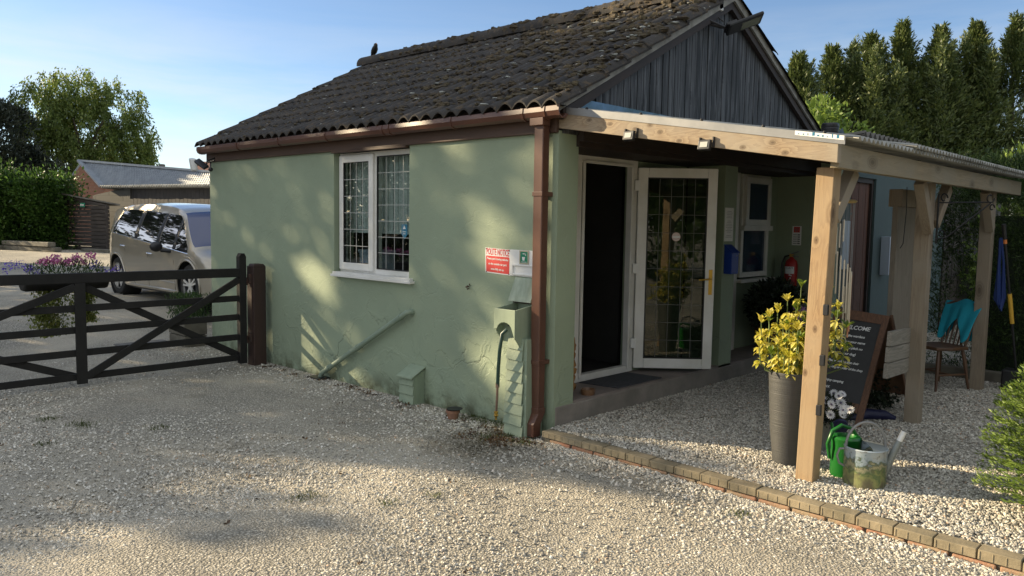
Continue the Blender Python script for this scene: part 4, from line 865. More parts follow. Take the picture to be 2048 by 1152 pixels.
# foam extinguisher on the annexe side wall
ex = thing('foam_extinguisher', 'red foam fire extinguisher with white label hanging on the dark green wall', 'extinguisher', (4.76, .19, .9))
ec = (4.76, .19, .88)
put('cylinder', MB().lathe([(.07, 0), (.078, .012), (.078, .38), (.066, .43), (.03, .46), (.022, .48)], ec, 24), 'red', ex, smooth=True)
put('base_band', MB().lathe([(.079, .0), (.080, .004), (.080, .075), (.079, .08)], ec, 24), 'lens', ex, smooth=True)
put('label', MB().add([(ec[0]-.0795*math.cos(a), ec[1]-.0795*math.sin(a), ec[2]+z) for z in (.27, .36) for a in np.linspace(-.7, .9, 9)], [(i, i+1, i+10, i+9) for i in range(8)]), 'paper', ex)
mb = MB(); add_text(mb, 'FOAM', .036, (0, 0, 0), (1, 0, 0), (0, 1, 0), extrude=.0002)
mb.v = [(ec[0]-.0805*math.cos(-.55+v[0]/.079), ec[1]-.0805*math.sin(-.55+v[0]/.079)*-1 if False else ec[1]+.0805*math.sin(.55-v[0]/.079), ec[2]+.33+v[1]) for v in mb.v]; put('wording', mb, 'black', ex)
mb = MB(); rb = random.Random(2)
for k in range(12):
    a = rb.uniform(-.4, .5); z = .10+.15*rb.random(); mb.box((ec[0]-.081*math.cos(a), ec[1]-.08*math.sin(a)-.008, ec[2]+z), (ec[0]-.0785*math.cos(a), ec[1]-.08*math.sin(a)+.010, ec[2]+z+.014))
put('print', mb, 'paper', ex)
put('lever', MB().bar((4.76, .22, 1.385), (4.74, .09, 1.43), .02, .012).bar((4.76, .21, 1.375), (4.74, .09, 1.365), .02, .010), 'zinc', ex); put('valve', MB().box((4.745, .17, 1.35), (4.775, .21, 1.40)), 'brass', ex)
put('hose', MB().tube([(4.76, .21, 1.38), (4.75, .27, 1.36), (4.74, .30, 1.28), (4.74, .30, 1.1), (4.74, .285, .98)], .011, 8), 'black', ex, smooth=True)
es = thing('extinguisher_sign', 'small white sign with red square above the foam extinguisher', 'sign', (4.845, .17, 1.5))
put('sheet', MB().box((4.842, .115, 1.505), (4.849, .232, 1.745)), 'paper', es); put('red_square', MB().box((4.8405, .135, 1.665), (4.8425, .212, 1.735)), 'redsign', es)
mb = MB().box((4.8395, .155, 1.675), (4.841, .165, 1.725)).box((4.8395, .18, 1.675), (4.841, .195, 1.715))
for k in range(5): mb.box((4.8405, .13, 1.52+k*.027), (4.8425, .16, 1.535+k*.027)); mb.box((4.8405, .168, 1.524+k*.027), (4.8425, .218, 1.531+k*.027))
put('print', mb, mat('print_grey', (.15, .15, .15), .8), es)
# meter boxes on the blue green wall
simple('meter_box', MB().box((5.02, -.335, 1.22), (5.24, -.302, 1.82)), 'pale', 'pale blue meter box on the blue green wall behind the wind chime', 'meter box', (5.1, -.3, 1.2), bevel=.006)
simple('slim_white_cabinet', MB().box((6.45, -.42, 1.10), (6.60, -.302, 1.62)), 'pale', 'slim white cabinet on the blue green wall right of the brown door', 'cabinet', (6.5, -.3, 1.1), bevel=.006)
# flue cap and tarpaulin on porch roof
fc = thing('vent_cowl', 'black ridged vent cowl standing up behind the porch roof edge', 'vent', (2.6, -.95, 2.5))
put('pipe', MB().lathe([(.05, 0), (.05, .22)], (2.70, -1.05, 2.48), 16), 'black', fc); put('cap', MB().lathe([(.05, .14), (.075, .145), (.08, .16), (.078, .17), (.082, .18), (.078, .19), (.082, .2), (.08, .225), (.07, .235), (0, .24)], (2.70, -1.05, 2.48), 20), 'black', fc, smooth=True)
tr = MB(); rb = random.Random(12); n = 9
tv = [(4.6+.09*i+rb.uniform(-.02, .02), -.32-.0*j+rb.uniform(-.03, .03)+j*.06, 2.80+.11*math.sin(i*.9)*.4+.09*(1 if 2 < i < 7 else 0)+rb.uniform(-.03, .05)-j*.03) for j in range(6) for i in range(n)]
tr.add(tv, [(j*n+i, j*n+i+1, (j+1)*n+i+1, (j+1)*n+i) for j in range(5) for i in range(n-1)]); tr.add([(v[0], v[1], v[2]-.05) for v in tv], [(j*n+i, (j+1)*n+i, (j+1)*n+i+1, j*n+i+1) for j in range(5) for i in range(n-1)])
simple('tarpaulin', tr, 'tarp', 'crumpled blue grey tarpaulin bunched at the junction of the two roofs', 'tarpaulin', (4.9, -.3, 2.8))

# ------------------------------------------------------------------ gate
GY = 4.98
gp_ = thing('gate_post', 'thick brown stained timber gate post beside the green wall', 'gate post', (-.12, GY-.25, 0))
put('post', MB().box((-.24, 4.43, -.1), (-.08, 4.59, 1.175)).prism([(-.24, 4.43, 1.176), (-.08, 4.43, 1.176), (-.10, 4.45, 1.20), (-.22, 4.45, 1.20)], (0, .12, 0)), 'gpost', gp_, bevel=.008)
GYY = 4.54
for z in (.30, .99): put('hinge_plate', MB().box((-.256, 4.48, z-.02), (-.238, 4.56, z+.09)).tube([(-.30, 4.54, z+.0), (-.24, 4.54, z)], .012, 8).tube([(-.265, 4.54, z-.04), (-.265, 4.54, z+.05)], .012, 8), 'rust', gp_, bevel=.002)
ga = thing('field_gate', 'black stained five bar timber field gate hung on the brown post', 'gate', (-1.6, GYY, 0))
GX1, GX0 = -.29, -3.6
def gr(name, mb): return put(name, mb, 'gate', ga, bevel=.004)
def zt(x): return 1.175+.0*(x)
put_ = gr('hanging_stile', MB().box((GX1-.085, GYY-.04, .03), (GX1, GYY+.04, 1.30)).lathe([(.0, .03), (.03, .02), (.041, 0)], (GX1-.043, GYY, 1.30), 4) if False else MB().prism([(GX1-.085, GYY-.04, .03), (GX1, GYY-.04, .03), (GX1, GYY-.04, 1.285), (GX1-.02, GYY-.04, 1.325), (GX1-.065, GYY-.04, 1.325), (GX1-.085, GYY-.04, 1.285)], (0, .08, 0)))
gr('top_rail', MB().prism([(GX0, GYY-.035, 1.065), (GX1-.085, GYY-.035, 1.05), (GX1-.085, GYY-.035, 1.15), (GX0, GYY-.035, 1.165)], (0, .07, 0)))
for z in (.10, .345, .58, .80): gr('rail', MB().box((GX0, GYY-.012, z-.035), (GX1-.085, GYY+.012, z+.035)))
gr('middle_stile', MB().box((-2.085-.05, GYY-.045, .03), (-2.085+.05, GYY-.013, 1.055)))
def gb(x0, z0, x1, z1, off): gr('brace', MB().bar((x0, GYY+off, z0), (x1, GYY+off, z1), .03, .075, (0, 0, 1)))
gb(-2.04, .10, GX1-.09, 1.02, -.030); gb(-2.04, 1.02, GX1-.09, .13, .030); gb(-2.13, 1.02, -3.5, .50, -.030); gb(-2.13, .10, -3.5, .62, .030)
# ------------------------------------------------------------------ planter hung behind the gate
def leafobj(name, V, F, m, parent=None, loc=None, kind=None):
    org = org_of(parent) if parent else (loc or (0, 0, 0)); o = put(name, npmesh(name, V, F, org), m, parent, loc)
    if kind: o['kind'] = kind
    return o
def rball(n, c, r, rng=RNG, shell=0):
    d = rng.normal(size=(n, 3)); d /= np.linalg.norm(d, axis=1, keepdims=True); u = (rng.uniform(size=(n, 1))*(1-shell)+shell)**(1/3 if not shell else .5)
    return np.array(c)+d*u*np.array(r), d
PY = 4.90
pl = thing('flower_trough', 'dark trough of pink and violet flowers hung behind the black gate', 'planter', (-2.1, PY, .95))
tg = MB(); sec = [(-.14, 1.10), (.14, 1.10), (.13, 1.02), (.07, .965), (-.07, .965), (-.13, 1.02)]
tg.prism([(-2.50, PY+y, z) for y, z in sec], (.80, 0, 0)); put('trough', tg, 'gate', pl, bevel=.03)
Pp, d_ = rball(900, (-2.08, PY, 1.17), (.40, .14, .10)); V, F = leaves(Pp, .045, .25, np.array([0, 0, 1.0])+d_*.6, .5); leafobj('foliage', V, F, 'l_hr', pl)
cl_ = np.concatenate([rball(75, (x, PY+RNG.uniform(-.08, .08), 1.27+RNG.uniform(-.03, .05)), (.055, .05, .035))[0] for x in np.linspace(-2.32, -1.86, 9)]); V, F = leaves(cl_, .022, .9); leafobj('pink_blooms', V, F, 'petalp', pl, kind='stuff')
cl_ = np.concatenate([rball(38, (x, PY+RNG.uniform(-.08, .08), 1.16+RNG.uniform(-.05, .09)), (.06, .05, .05))[0] for x in (-2.62, -2.56, -2.5, -2.45, -2.40, -2.36, -1.83, -1.79, -1.74, -1.68, -1.62, -1.56)]); V, F = leaves(cl_, .018, .8); leafobj('violet_blooms', V, F, 'petalv', pl, kind='stuff')
for cx, top, bot, wd in ((-2.26, .98, .50, .10), (-1.93, .98, .62, .07)):
    n = 2200; t = RNG.uniform(size=n); Pp = np.stack([cx+RNG.normal(0, wd*.75, n)+.03*np.sin(t*9), PY+RNG.normal(0, .04, n), top-(top-bot)*t], 1); V, F = leaves(Pp, .030, .7, np.array([0, 0, -1.0]), .8); leafobj('trailing_plant', V, F, 'trail', pl)
st_ = simple('stone_block', MB().box((-3.7, 6.0, .0), (-2.92, 6.7, .98)), 'stone', 'pale weathered stone block seen behind the gate at the left edge', 'stone block', (-3.2, 6.3, 0), bevel=.04)
simple('flat_slab', MB().box((-1.0, 6.3, .02), (-.35, 6.75, .06)), 'sheetdark', 'dark flat slab lying on the gravel behind the gate', 'slab', (-.7, 6.5, 0), bevel=.01)
# little timber planter with heather at the far wall corner
hp = thing('timber_planter', 'small grey timber planter of heathery plants at the far corner of the green wall', 'planter', (-.25, 6.3, 0))
put('tub', MB().box((-.32, 6.12, .0), (-.02, 6.6, .16)).box((-.325, 6.115, .17), (-.015, 6.605, .33)), 'sleeper', hp, bevel=.006)
n = 1300; Pp = np.stack([RNG.uniform(-.36, .04, n), RNG.uniform(6.1, 6.62, n), .34+RNG.uniform(0, .35, n)], 1); V, F = leaves(Pp, .06, .25, np.array([0, 0, 1.2]), .5); leafobj('foliage', V, F, 'l_hr', hp)

# ------------------------------------------------------------------ car
def build_car():
    C_ = thing('parked_people_carrier', 'champagne coloured people carrier parked behind the black gate', 'car', (1.55, 9.6, .3))
    yf, yr = 7.22, 11.62; Wd = .93; XC = .62+Wd; G0 = .3
    wy = (8.13, 11.08); wr = .345
    def lerp(y, tab):
        for (a, va), (b, vb) in zip(tab, tab[1:]):
            if y <= b: return va+(vb-va)*max(0, min(1, (y-a)/(b-a)))
        return tab[-1][1]
    def smooth(y, tab): return (lerp(y-.06, tab)+lerp(y, tab)+lerp(y+.06, tab))/3
    top = [(7.22, .86), (7.30, 1.00), (7.50, 1.10), (7.92, 1.235), (8.10, 1.36), (8.62, 1.79), (8.85, 1.875), (9.3, 1.935), (10.1, 1.965), (10.8, 1.955), (11.15, 1.90), (11.30, 1.80), (11.50, 1.42), (11.58, 1.15), (11.62, .95)]
    belt = [(7.22, .80), (7.5, .95), (8.05, 1.15), (9.7, 1.295), (11.25, 1.435), (11.5, 1.40), (11.62, .94)]
    wtop = [(7.9, 1.15), (8.05, 1.165), (8.62, 1.68), (8.78, 1.755), (9.5, 1.80), (10.2, 1.835), (10.83, 1.85), (11.02, 1.80), (11.25, 1.45)]
    ys = sorted(set([round(v, 4) for v in list(np.linspace(yf, yr, 64))+[8.05, 8.62, 8.66, 8.72, 9.20, 9.28, 9.62, 9.70, 10.08, 10.16, 10.60, 10.68, 10.95, 11.0, 11.2, 8.58]+[c+s*r for c in wy for r in (.40, .39, .36, .30, .2, .1, 0) for s in (-1, 1)]]))
    def bottom(y):
        b = .50
        for c in wy:
            dd_ = abs(y-c)
            if dd_ < .40: b = max(b, .645+math.sqrt(max(0, .40**2-dd_**2)))
        if y < 7.5: b = max(b, .48)
        return b
    def halfw(y, z):
        e = 1.0
        if y < 7.7: e = 1-.30*((7.7-y)/.48)**2
        if y > 11.1: e = 1-.10*((y-11.1)/.52)**2
        wz = 1.0
        bz = lerp(y, belt)
        if z > bz: wz = 1-.30*((z-bz)/.62)**1.25*.9
        if z < .9: wz = 1-.03*((.9-z)/.4)
        return Wd*e*wz
    V = []; F = {}; idx = {}
    rows = []
    for y in ys:
        tz = smooth(y, top); bz = min(lerp(y, belt), tz-.01); wz = min(max(lerp(y, wtop) if 7.9 < y < 11.25 else bz+.005, bz+.004), tz-.02); b = bottom(y)
        zs = [b+(bz-b)*k for k in (0, .25, .5, .72, .86, 1)]+[bz+(wz-bz)*k for k in (.33, .66, 1)]+[wz+(tz-wz)*.45]
        half = [(halfw(y, z), z) for z in zs]
        # small shoulder crease
        half[4] = (half[4][0]+.008, half[4][1]); half[2] = (half[2][0]+.012, half[2][1])
        ew = halfw(y, wz)
        tops = [(ew*.93, tz-.025), (ew*.78, tz-.008), (ew*.4, tz+.012), (0, tz+.018)]
        rows.append(half+tops)
    nr = len(rows[0]); groups = {'body': [], 'glass': [], 'screen': [], 'rearglass': []}
    verts = []
    for sidx, sg_ in enumerate((-1, 1)):
        for i, y in enumerate(ys):
            for (hw, z) in rows[i]: verts.append((XC+sg_*hw, y, z))
    def vid(s, i, k): return (s*len(ys)+i)*nr+k
    wins = [(8.08, 8.58), (8.66, 9.22), (9.30, 10.10) if False else (9.30, 10.12), (10.22, 11.22)]
    wins = [(8.10, 8.58), (8.66, 9.22), (9.30, 10.10), (10.20, 11.2)]
    for s in (0, 1):
        for i in range(len(ys)-1):
            ym = (ys[i]+ys[i+1])/2
            for k in range(nr-1):
                q = (vid(s, i, k), vid(s, i+1, k), vid(s, i+1, k+1), vid(s, i, k+1)); q = q if s else q[::-1]
                g_ = 'body'
                if 5 <= k <= 7 and any(a < ym < b for a, b in wins): g_ = 'glass%d%d' % (s, [a < ym < b for a, b in wins].index(True)); groups.setdefault(g_, [])
                if k >= 10 and 8.0 < ym < 8.70: g_ = 'screen'
                if k >= 10 and 11.28 < ym < 11.48: g_ = 'rearglass'
                if k == 9 and 7.95 < ym < 8.6: g_ = 'body'
                groups[g_].append(q)
    # end caps and underside
    for i, fl in ((0, False), (len(ys)-1, True)):
        loop = [vid(0, i, k) for k in range(nr)]+[vid(1, i, k) for k in range(nr-1, -1, -1)]; groups['body'].append(tuple(loop if fl else loop[::-1]))
    bods = {}
    for g_, m in [('body', 'carpaint'), ('screen', 'windscreen'), ('rearglass', 'carglass')]+[(g, 'carglass') for g in groups if g.startswith('glass') and groups[g]]:
        mb = MB(); used = {}; 
        for q in groups[g_]:
            f = []
            for v in q:
                if v not in used: used[v] = len(mb.v); mb.v.append(verts[v])
                f.append(used[v])
            mb.f.append(tuple(f))
        bods[g_] = put({'body': 'body', 'screen': 'windscreen', 'rearglass': 'rear_window'}.get(g_, 'side_window'), mb, m, C_, smooth=True)
        bm2 = bods[g_].data; 
    put('underbody', MB().box((XC-.84, yf+.25, .46), (XC+.84, yr-.15, .80)), 'black', C_)
    def surf(y, z, off=.006): return (XC-halfw(y, z)-off, y, z)
    # pillars, trims, arches and details on both flanks
    def flank(name, pts, r, m, par=C_, n=6):
        for sg_ in (-1, 1):
            put(name, MB().tube([(XC+sg_*(XC-p[0])*-1 if False else (p[0] if sg_ < 0 else 2*XC-p[0]), p[1], p[2]) for p in pts], r, n), m, par, smooth=True)
    flank('belt_trim', [surf(y, lerp(y, belt), .004) for y in np.linspace(8.08, 11.2, 16)], .009, 'chrome')
    flank('roof_rail', [surf(y, lerp(y, wtop)+.06, -.045) for y in np.linspace(8.95, 11.0, 12)], .018, 'carpaint')
    flank('side_moulding', [surf(y, .66+.02*(y-8.6), .006) for y in np.linspace(8.56, 10.66, 10)], .013, 'carpaint')
    flank('sill_trim', [surf(y, .53, .0) for y in np.linspace(8.56, 10.66, 10)], .022, 'carpaint')
    for y0_, y1_ in ((8.58, 8.66), (9.22, 9.30), (10.10, 10.20)):
        for sg_ in (-1, 1):
            mb = MB(); pts = []
            for t in np.linspace(0, 1, 6):
                for y in (y0_-.008, y1_+.008):
                    z = lerp(y, belt)+(lerp(y, wtop)-lerp(y, belt))*t; p = surf(y, z, .004); pts.append((p[0] if sg_ < 0 else 2*XC-p[0], y, z))
            mb.add(pts, [(2*i, 2*i+1, 2*i+3, 2*i+2) for i in range(5)]); mb.add([(p[0]+.01*(-sg_), p[1], p[2]) for p in pts], [(2*i+2, 2*i+3, 2*i+1, 2*i) for i in range(5)]); put('door_pillar', mb, 'black', C_)
    # door shut lines
    for y in (8.62, 9.66, 10.66):
        z1 = lerp(y, belt)-.01; z0_ = .55
        yy = [(y+(.12 if y < 9 else (-.40 if y > 10 else 0))*(1-t)**3*(1 if y > 10 else 0), z0_+(z1-z0_)*t) for t in np.linspace(0, 1, 9)]
        flank('shut_line', [surf(a, max(b, bottom(a)+.03), -.001) for a, b in yy], .0045, 'black')
    for y, z in ((10.72, 1.20), (9.55, 1.105)):
        flank('door_handle', [surf(y-.11, z-.005, .012), surf(y-.04, z, .034), surf(y+.05, z+.004, .034), surf(y+.11, z+.005, .012)], .014, 'chrome')
    for sg_ in (-1, 1):
        X_ = lambda x: x if sg_ < 0 else 2*XC-x
        mb = MB().blob((X_(.42), 8.80, 1.25), (.105, .075, .085), 12); m_ = put('door_mirror', mb, 'black', C_, smooth=True); put('mirror_arm', MB().tube([(X_(.48), 8.78, 1.19), (X_(.66), 8.72, 1.17)], .03, 8), 'black', m_)
        hl = MB().blob((X_(.83), 7.42, .93), (.14, .20, .10), 12); put('headlight', hl, 'headl', C_, smooth=True)
        rl = MB().blob((X_(.74), 11.48, 1.25), (.06, .06, .17), 10); put('tail_light', rl, 'redsign', C_, smooth=True)
        for c in wy:
            x_o = X_(.655); sx_ = 1 if sg_ < 0 else -1
            t_ = MB().lathe([(.22, 0), (.30, -.005), (wr-.02, .0), (wr, .03), (wr, .19), (.3, .22)], (x_o, c, G0+wr), 32, 'x', caps=False) if sx_ > 0 else MB().lathe([(.22, 0), (.30, .005), (wr-.02, .0), (wr, -.03), (wr, -.19), (.3, -.22)], (x_o, c, G0+wr), 32, 'x', caps=False)
            T = put('tyre', t_, 'tyre', C_, smooth=True)
            rm = MB().lathe([(.235, .0), (.225, .015), (.215, .06), (.20, .10), (0.0, .10)] if sx_ > 0 else [(.235, .0), (.225, -.015), (.215, -.06), (.20, -.10), (0.0, -.10)], (x_o, c, G0+wr), 32, 'x', caps=False); R2 = put('rim', rm, 'alloy', T, smooth=True)
            dk = MB().lathe([(.205, .03*sx_), (0, .03*sx_)], (x_o, c, G0+wr), 24, 'x'); 
            spk = MB()
            for k in range(10):
                a = 2*math.pi*(k//2)/5+(.17 if k % 2 else -.17)+.2; a2 = 2*math.pi*(k//2)/5+(.10 if k % 2 else -.10)+.2
                spk.bar((x_o+.012*sx_, c+.05*math.cos(a2), G0+wr+.05*math.sin(a2)), (x_o+.006*sx_, c+.222*math.cos(a), G0+wr+.222*math.sin(a)), .028, .022, (1, 0, 0))
            spk.lathe([(.06, .03*sx_), (.055, .002*sx_), (0, .0)], (x_o, c, G0+wr), 16, 'x'); put('spokes', spk, 'alloy', T)
            put('wheel_well', MB().lathe([(.40, .0), (.40, .30*sx_), (0, .30*sx_)], (X_(.645), c, G0+wr), 28, 'x', caps=False), 'dark', C_)
            rm.f = rm.f
            R2.data.materials.clear(); R2.data.materials.append(MT['black'])
            lip = MB().lathe([(.236, -.002*sx_), (.222, .004*sx_), (.222, .02*sx_)], (x_o, c, G0+wr), 32, 'x', caps=False); put('rim_edge', lip, 'alloy', T, smooth=True)
            ar = MB().tube([surf(c+.41*math.cos(a), .645+.41*math.sin(a), .008) if sg_ < 0 else (2*XC-surf(c+.41*math.cos(a), .645+.41*math.sin(a), .008)[0], c+.41*math.cos(a), .645+.41*math.sin(a)) for a in np.linspace(-.3, math.pi+.3, 20)], .016, 6); put('wheel_arch', ar, 'carpaint', C_, smooth=True)
    put('roof_aerial', MB().tube([(XC, 10.9, 1.97), (XC, 11.0, 2.06)], .006, 6), 'black', C_)
    put('bumper', MB().box((XC-.72, 7.17, .48), (XC+.72, 7.30, .80)), 'carpaint', C_, bevel=.05)
build_car()
# ------------------------------------------------------------------ pots, cans and board by the front post
def leaf6(mb, base, d, nrm, L_, W_, fold=.18, droop=.25):
    """one real leaf: two folded halves, slightly drooping"""
    d = Vector(d).normalized(); s = d.cross(Vector(nrm)).normalized(); n = s.cross(d)
    b = Vector(base); m1 = b+d*L_*.40-n*0; m2 = b+d*L_*.75-n*L_*droop*.35; t = b+d*L_-n*L_*droop
    l1 = m1+s*W_*.42+n*W_*fold; r1 = m1-s*W_*.42+n*W_*fold; l2 = m2+s*W_*.5+n*W_*fold; r2 = m2-s*W_*.5+n*W_*fold
    mb.add([b, l1, l2, t, r2, r1, m1, m2], [(0, 1, 6), (1, 2, 7, 6), (2, 3, 7), (0, 6, 5), (6, 7, 4, 5), (7, 3, 4)])
gpot = thing('tall_planter', 'tall ribbed charcoal planter holding golden leaved shrub behind the front post', 'planter', (.50, -1.75, .08))
PC = (.50, -1.755, .07)
put('pot', MB().lathe([(.085, 0), (.100, .01), (.128, .25), (.150, .62), (.152, .66), (.146, .668), (.136, .66), (.13, .60), (0, .60)], PC, 40), 'pot', gpot, smooth=True)
sp_ = thing('golden_shrub', 'golden yellow evergreen shrub with whorled leaves growing in the tall planter', 'shrub', (.50, -1.755, .70))
stm = MB(); yl = MB(); gn = MB(); rr = random.Random(21)
stems = []
for k in range(56):
    a = rr.uniform(0, 2*math.pi); rad = rr.uniform(.04, .24); h = rr.uniform(.08, .40)
    stems.append((math.cos(a)*rad, math.sin(a)*rad, h))
# taller leaders placed as seen: one left of the post, one right behind it
stems += [(-.02, -.31, .50), (.03, -.28, .44), (.08, -.33, .36), (.0, -.30, .30), (.05, -.34, .22), (.05, -.02, .62), (.02, .06, .52), (.09, -.17, .60), (.06, -.22, .48), (.0, -.14, .48), (-.04, .22, .36), (.0, .18, .40), (.03, .0, .46), (.02, -.2, .34), (0, .12, .44), (.06, -.12, .52)]
for (sx_, sy_, h) in stems:
    b0 = Vector((PC[0]+sx_*.3, PC[1]+sy_*.3, .68)); tp_ = Vector((PC[0]+sx_, PC[1]+sy_, .70+h)); md = (b0+tp_)/2+Vector((sx_*.3, sy_*.3, -.01))
    stm.tube([b0, md, tp_], [.006, .005, .003], 5)
    nw = max(2, int(h/.07)+1)
    for j in range(nw):
        t = 1-j*.085/max(h, .1)
        if t < .0: break
        c = b0.lerp(tp_, max(0, t)) if t < .5 else md.lerp(tp_, (t-.5)*2)
        up = (tp_-md).normalized(); o1 = up.orthogonal().normalized(); o2 = up.cross(o1)
        tgt = gn if (j == 0 and rr.random() < .35) or rr.random() < .06 or t < .2 else yl
        for q in range(rr.randint(8, 11)):
            a = q*2.4+rr.uniform(-.3, .3); el = rr.uniform(-.45, .35) if j else rr.uniform(.5, 1.3)
            d = (o1*math.cos(a)+o2*math.sin(a))*math.cos(el)+up*math.sin(el)
            leaf6(tgt, c+up*rr.uniform(-.012, .012), d, up+Vector((0, 0, .3)), rr.uniform(.048, .074), rr.uniform(.020, .030), droop=.35 if j else .05)
put('stems', stm, mat('green_stem', (.08, .12, .03), .6), sp_); put('golden_leaves', yl, 'l_yel', sp_); put('green_leaves', gn, 'l_grn', sp_)
# daisies in zinc planter
zp = thing('zinc_planter', 'grey zinc planter behind the front post holding white daisies', 'planter', (1.30, -1.75, .08))
put('tub', MB().lathe([(.13, 0), (.17, .22), (.18, .23), (.165, .225), (0, .20)], (1.06, -1.72, .075), 28, sx=1, sy=1), 'zincbox', zp, smooth=True)
dz = thing('daisy_plant', 'white daisies with blue grey centres growing in the zinc planter', 'flowers', (1.06, -1.72, .3))
Pp, d_ = rball(2200, (1.06, -1.77, .37), (.20, .22, .12)); V, F = leaves(Pp, .032, .35, d_*.8+np.array([0, 0, .6]), .6); leafobj('foliage', V, F, 'l_dk', dz)
pt = MB(); ey = MB(); flower_spots = []
CV = Vector(CP)
for k in range(60):
    a = rr.uniform(0, 6.28); q = rr.uniform(.1, 1)**.5
    c = Vector((1.03+.17*math.cos(a)*q-.06, -1.83+.19*math.sin(a)*q, .44+rr.uniform(-.10, .09)))
    if any((c-f).length < .058 for f in flower_spots): continue
    flower_spots.append(c); nrm = (Vector((-.55, -.45, .55))+Vector((rr.uniform(-.4, .4), rr.uniform(-.4, .4), rr.uniform(-.3, .3)))).normalized(); o1 = nrm.orthogonal().normalized(); o2 = nrm.cross(o1); fr_r = rr.uniform(.026, .036)
    for q in range(15):
        a = q*2*math.pi/15; d = o1*math.cos(a)+o2*math.sin(a); s = nrm.cross(d); b = c+d*.006
        pt.add([b, b+d*fr_r*.6+s*.0055, b+d*fr_r+nrm*.004, b+d*fr_r*.6-s*.0055], [(0, 1, 2, 3)])
    ey.blob(c+nrm*.002, (.007, .007, .007), 6)
put('petals', pt, 'petalw', dz)['kind'] = 'stuff'; put('flower_centres', ey, 'eye', dz)['kind'] = 'stuff'
# green watering can
gc1 = thing('green_watering_can', 'green plastic watering can tucked behind the front post', 'watering can', (.60, -2.14, .08))
g0 = (.50, -2.155, .08)
put('body', MB().lathe([(.088, 0), (.095, .012), (.095, .24), (.098, .25), (.098, .262), (.085, .275), (.06, .278), (.055, .262), (.05, .20), (0, .19)], g0, 28), 'gplastic', gc1, smooth=True)
put('handle', MB().tube([(.42, -2.08, .20), (.40, -2.07, .30), (.425, -2.09, .39), (.475, -2.13, .425), (.53, -2.18, .40), (.56, -2.21, .34)], [.010, .012, .013, .013, .012, .010], 10), 'gplastic', gc1, smooth=True)
sp2 = put('spout', MB().tube([(.57, -2.10, .13), (.66, -2.02, .26), (.74, -1.96, .36)], [.020, .013, .011], 10), 'gplastic', gc1, smooth=True)
# navy rose / bowl shape
simple('navy_bucket_lid', MB().lathe([(.0, -.02), (.060, -.018), (.064, 0), (.058, .008), (0, .012)], (0, 0, 0), 24, 'x'), 'navy', 'round dark navy disc leaning behind the green watering can', 'disc', (0, 0, 0), smooth=True)
ob = bpy.data.objects['navy_bucket_lid']; ob.location = (.80, -1.99, .33); ob.rotation_euler = (0, R_(-18), R_(45))
# galvanised painted can
wc_ = thing('painted_watering_can', 'old galvanised watering can with worn landscape painting, in front of the raised bed edge', 'watering can', (.42, -2.31, .08))
w0 = (.42, -2.31, .075)
put('body', MB().lathe([(.122, 0), (.130, .008), (.130, .245), (.134, .252), (.128, .258), (.124, .25), (.122, .10), (0, .09)], w0, 40), 'galv', wc_, smooth=True)
dirh = Vector((math.cos(R_(-52)), math.sin(R_(-52)), 0)); perp = Vector((-dirh.y, dirh.x, 0)); wc0 = Vector(w0)
hood = MB(); hv = []
for i in range(9):
    for j in range(13):
        a = -math.pi/2+math.pi*j/12; rr2 = .130; 
        px = dirh*math.cos(a)*rr2*(i/8)+perp*math.sin(a)*rr2; hv.append(wc0+px+Vector((0, 0, .258+.022*(1-(i/8))*math.cos(a*.9))))
hood.add(hv, [(i*13+j, (i+1)*13+j, (i+1)*13+j+1, i*13+j+1) for i in range(8) for j in range(12)]); put('half_lid', hood, 'zincbox', wc_, smooth=True)
put('hoop_handle', MB().tube([wc0+dirh*(.125*math.cos(t))*-1*-1*math.copysign(1, 1)*(1)+Vector((0, 0, .25+.165*math.sin(t))) for t in np.linspace(0, math.pi, 17)], .009, 8), 'zinc', wc_, smooth=True)
put('back_handle', MB().tube([wc0-dirh*.128+Vector((0, 0, z))-dirh*o for z, o in ((.235, 0), (.235, .035), (.19, .05), (.14, .035), (.12, 0))], .008, 8), 'zinc', wc_, smooth=True)
put('spout', MB().tube([wc0+dirh*.11+Vector((0, 0, .06)), wc0+dirh*.165+Vector((0, 0, .20)), wc0+dirh*.225+Vector((0, 0, .345))], [.032, .022, .015], 14), 'zincbox', wc_, smooth=True)
put('spout_tip', MB().tube([wc0+dirh*.206+Vector((0, 0, .30)), wc0+dirh*.232+Vector((0, 0, .362))], [.0185, .017], 14), 'white', wc_, smooth=True)
simple('blue_cloth', MB().tube([(2.05, -1.60, .10), (2.2, -1.68, .13), (2.32, -1.80, .12), (2.36, -1.88, .10)], [.03, .05, .045, .02], 10), 'navy', 'crumpled dark blue cloth on the gravel under the chalkboard', 'cloth', (2.2, -1.7, .08), smooth=True)
# A-board
ab = thing('chalkboard_sign', 'brown framed folding chalkboard with WELCOME handwritten in white', 'A-board', (2.2, -1.65, .08))
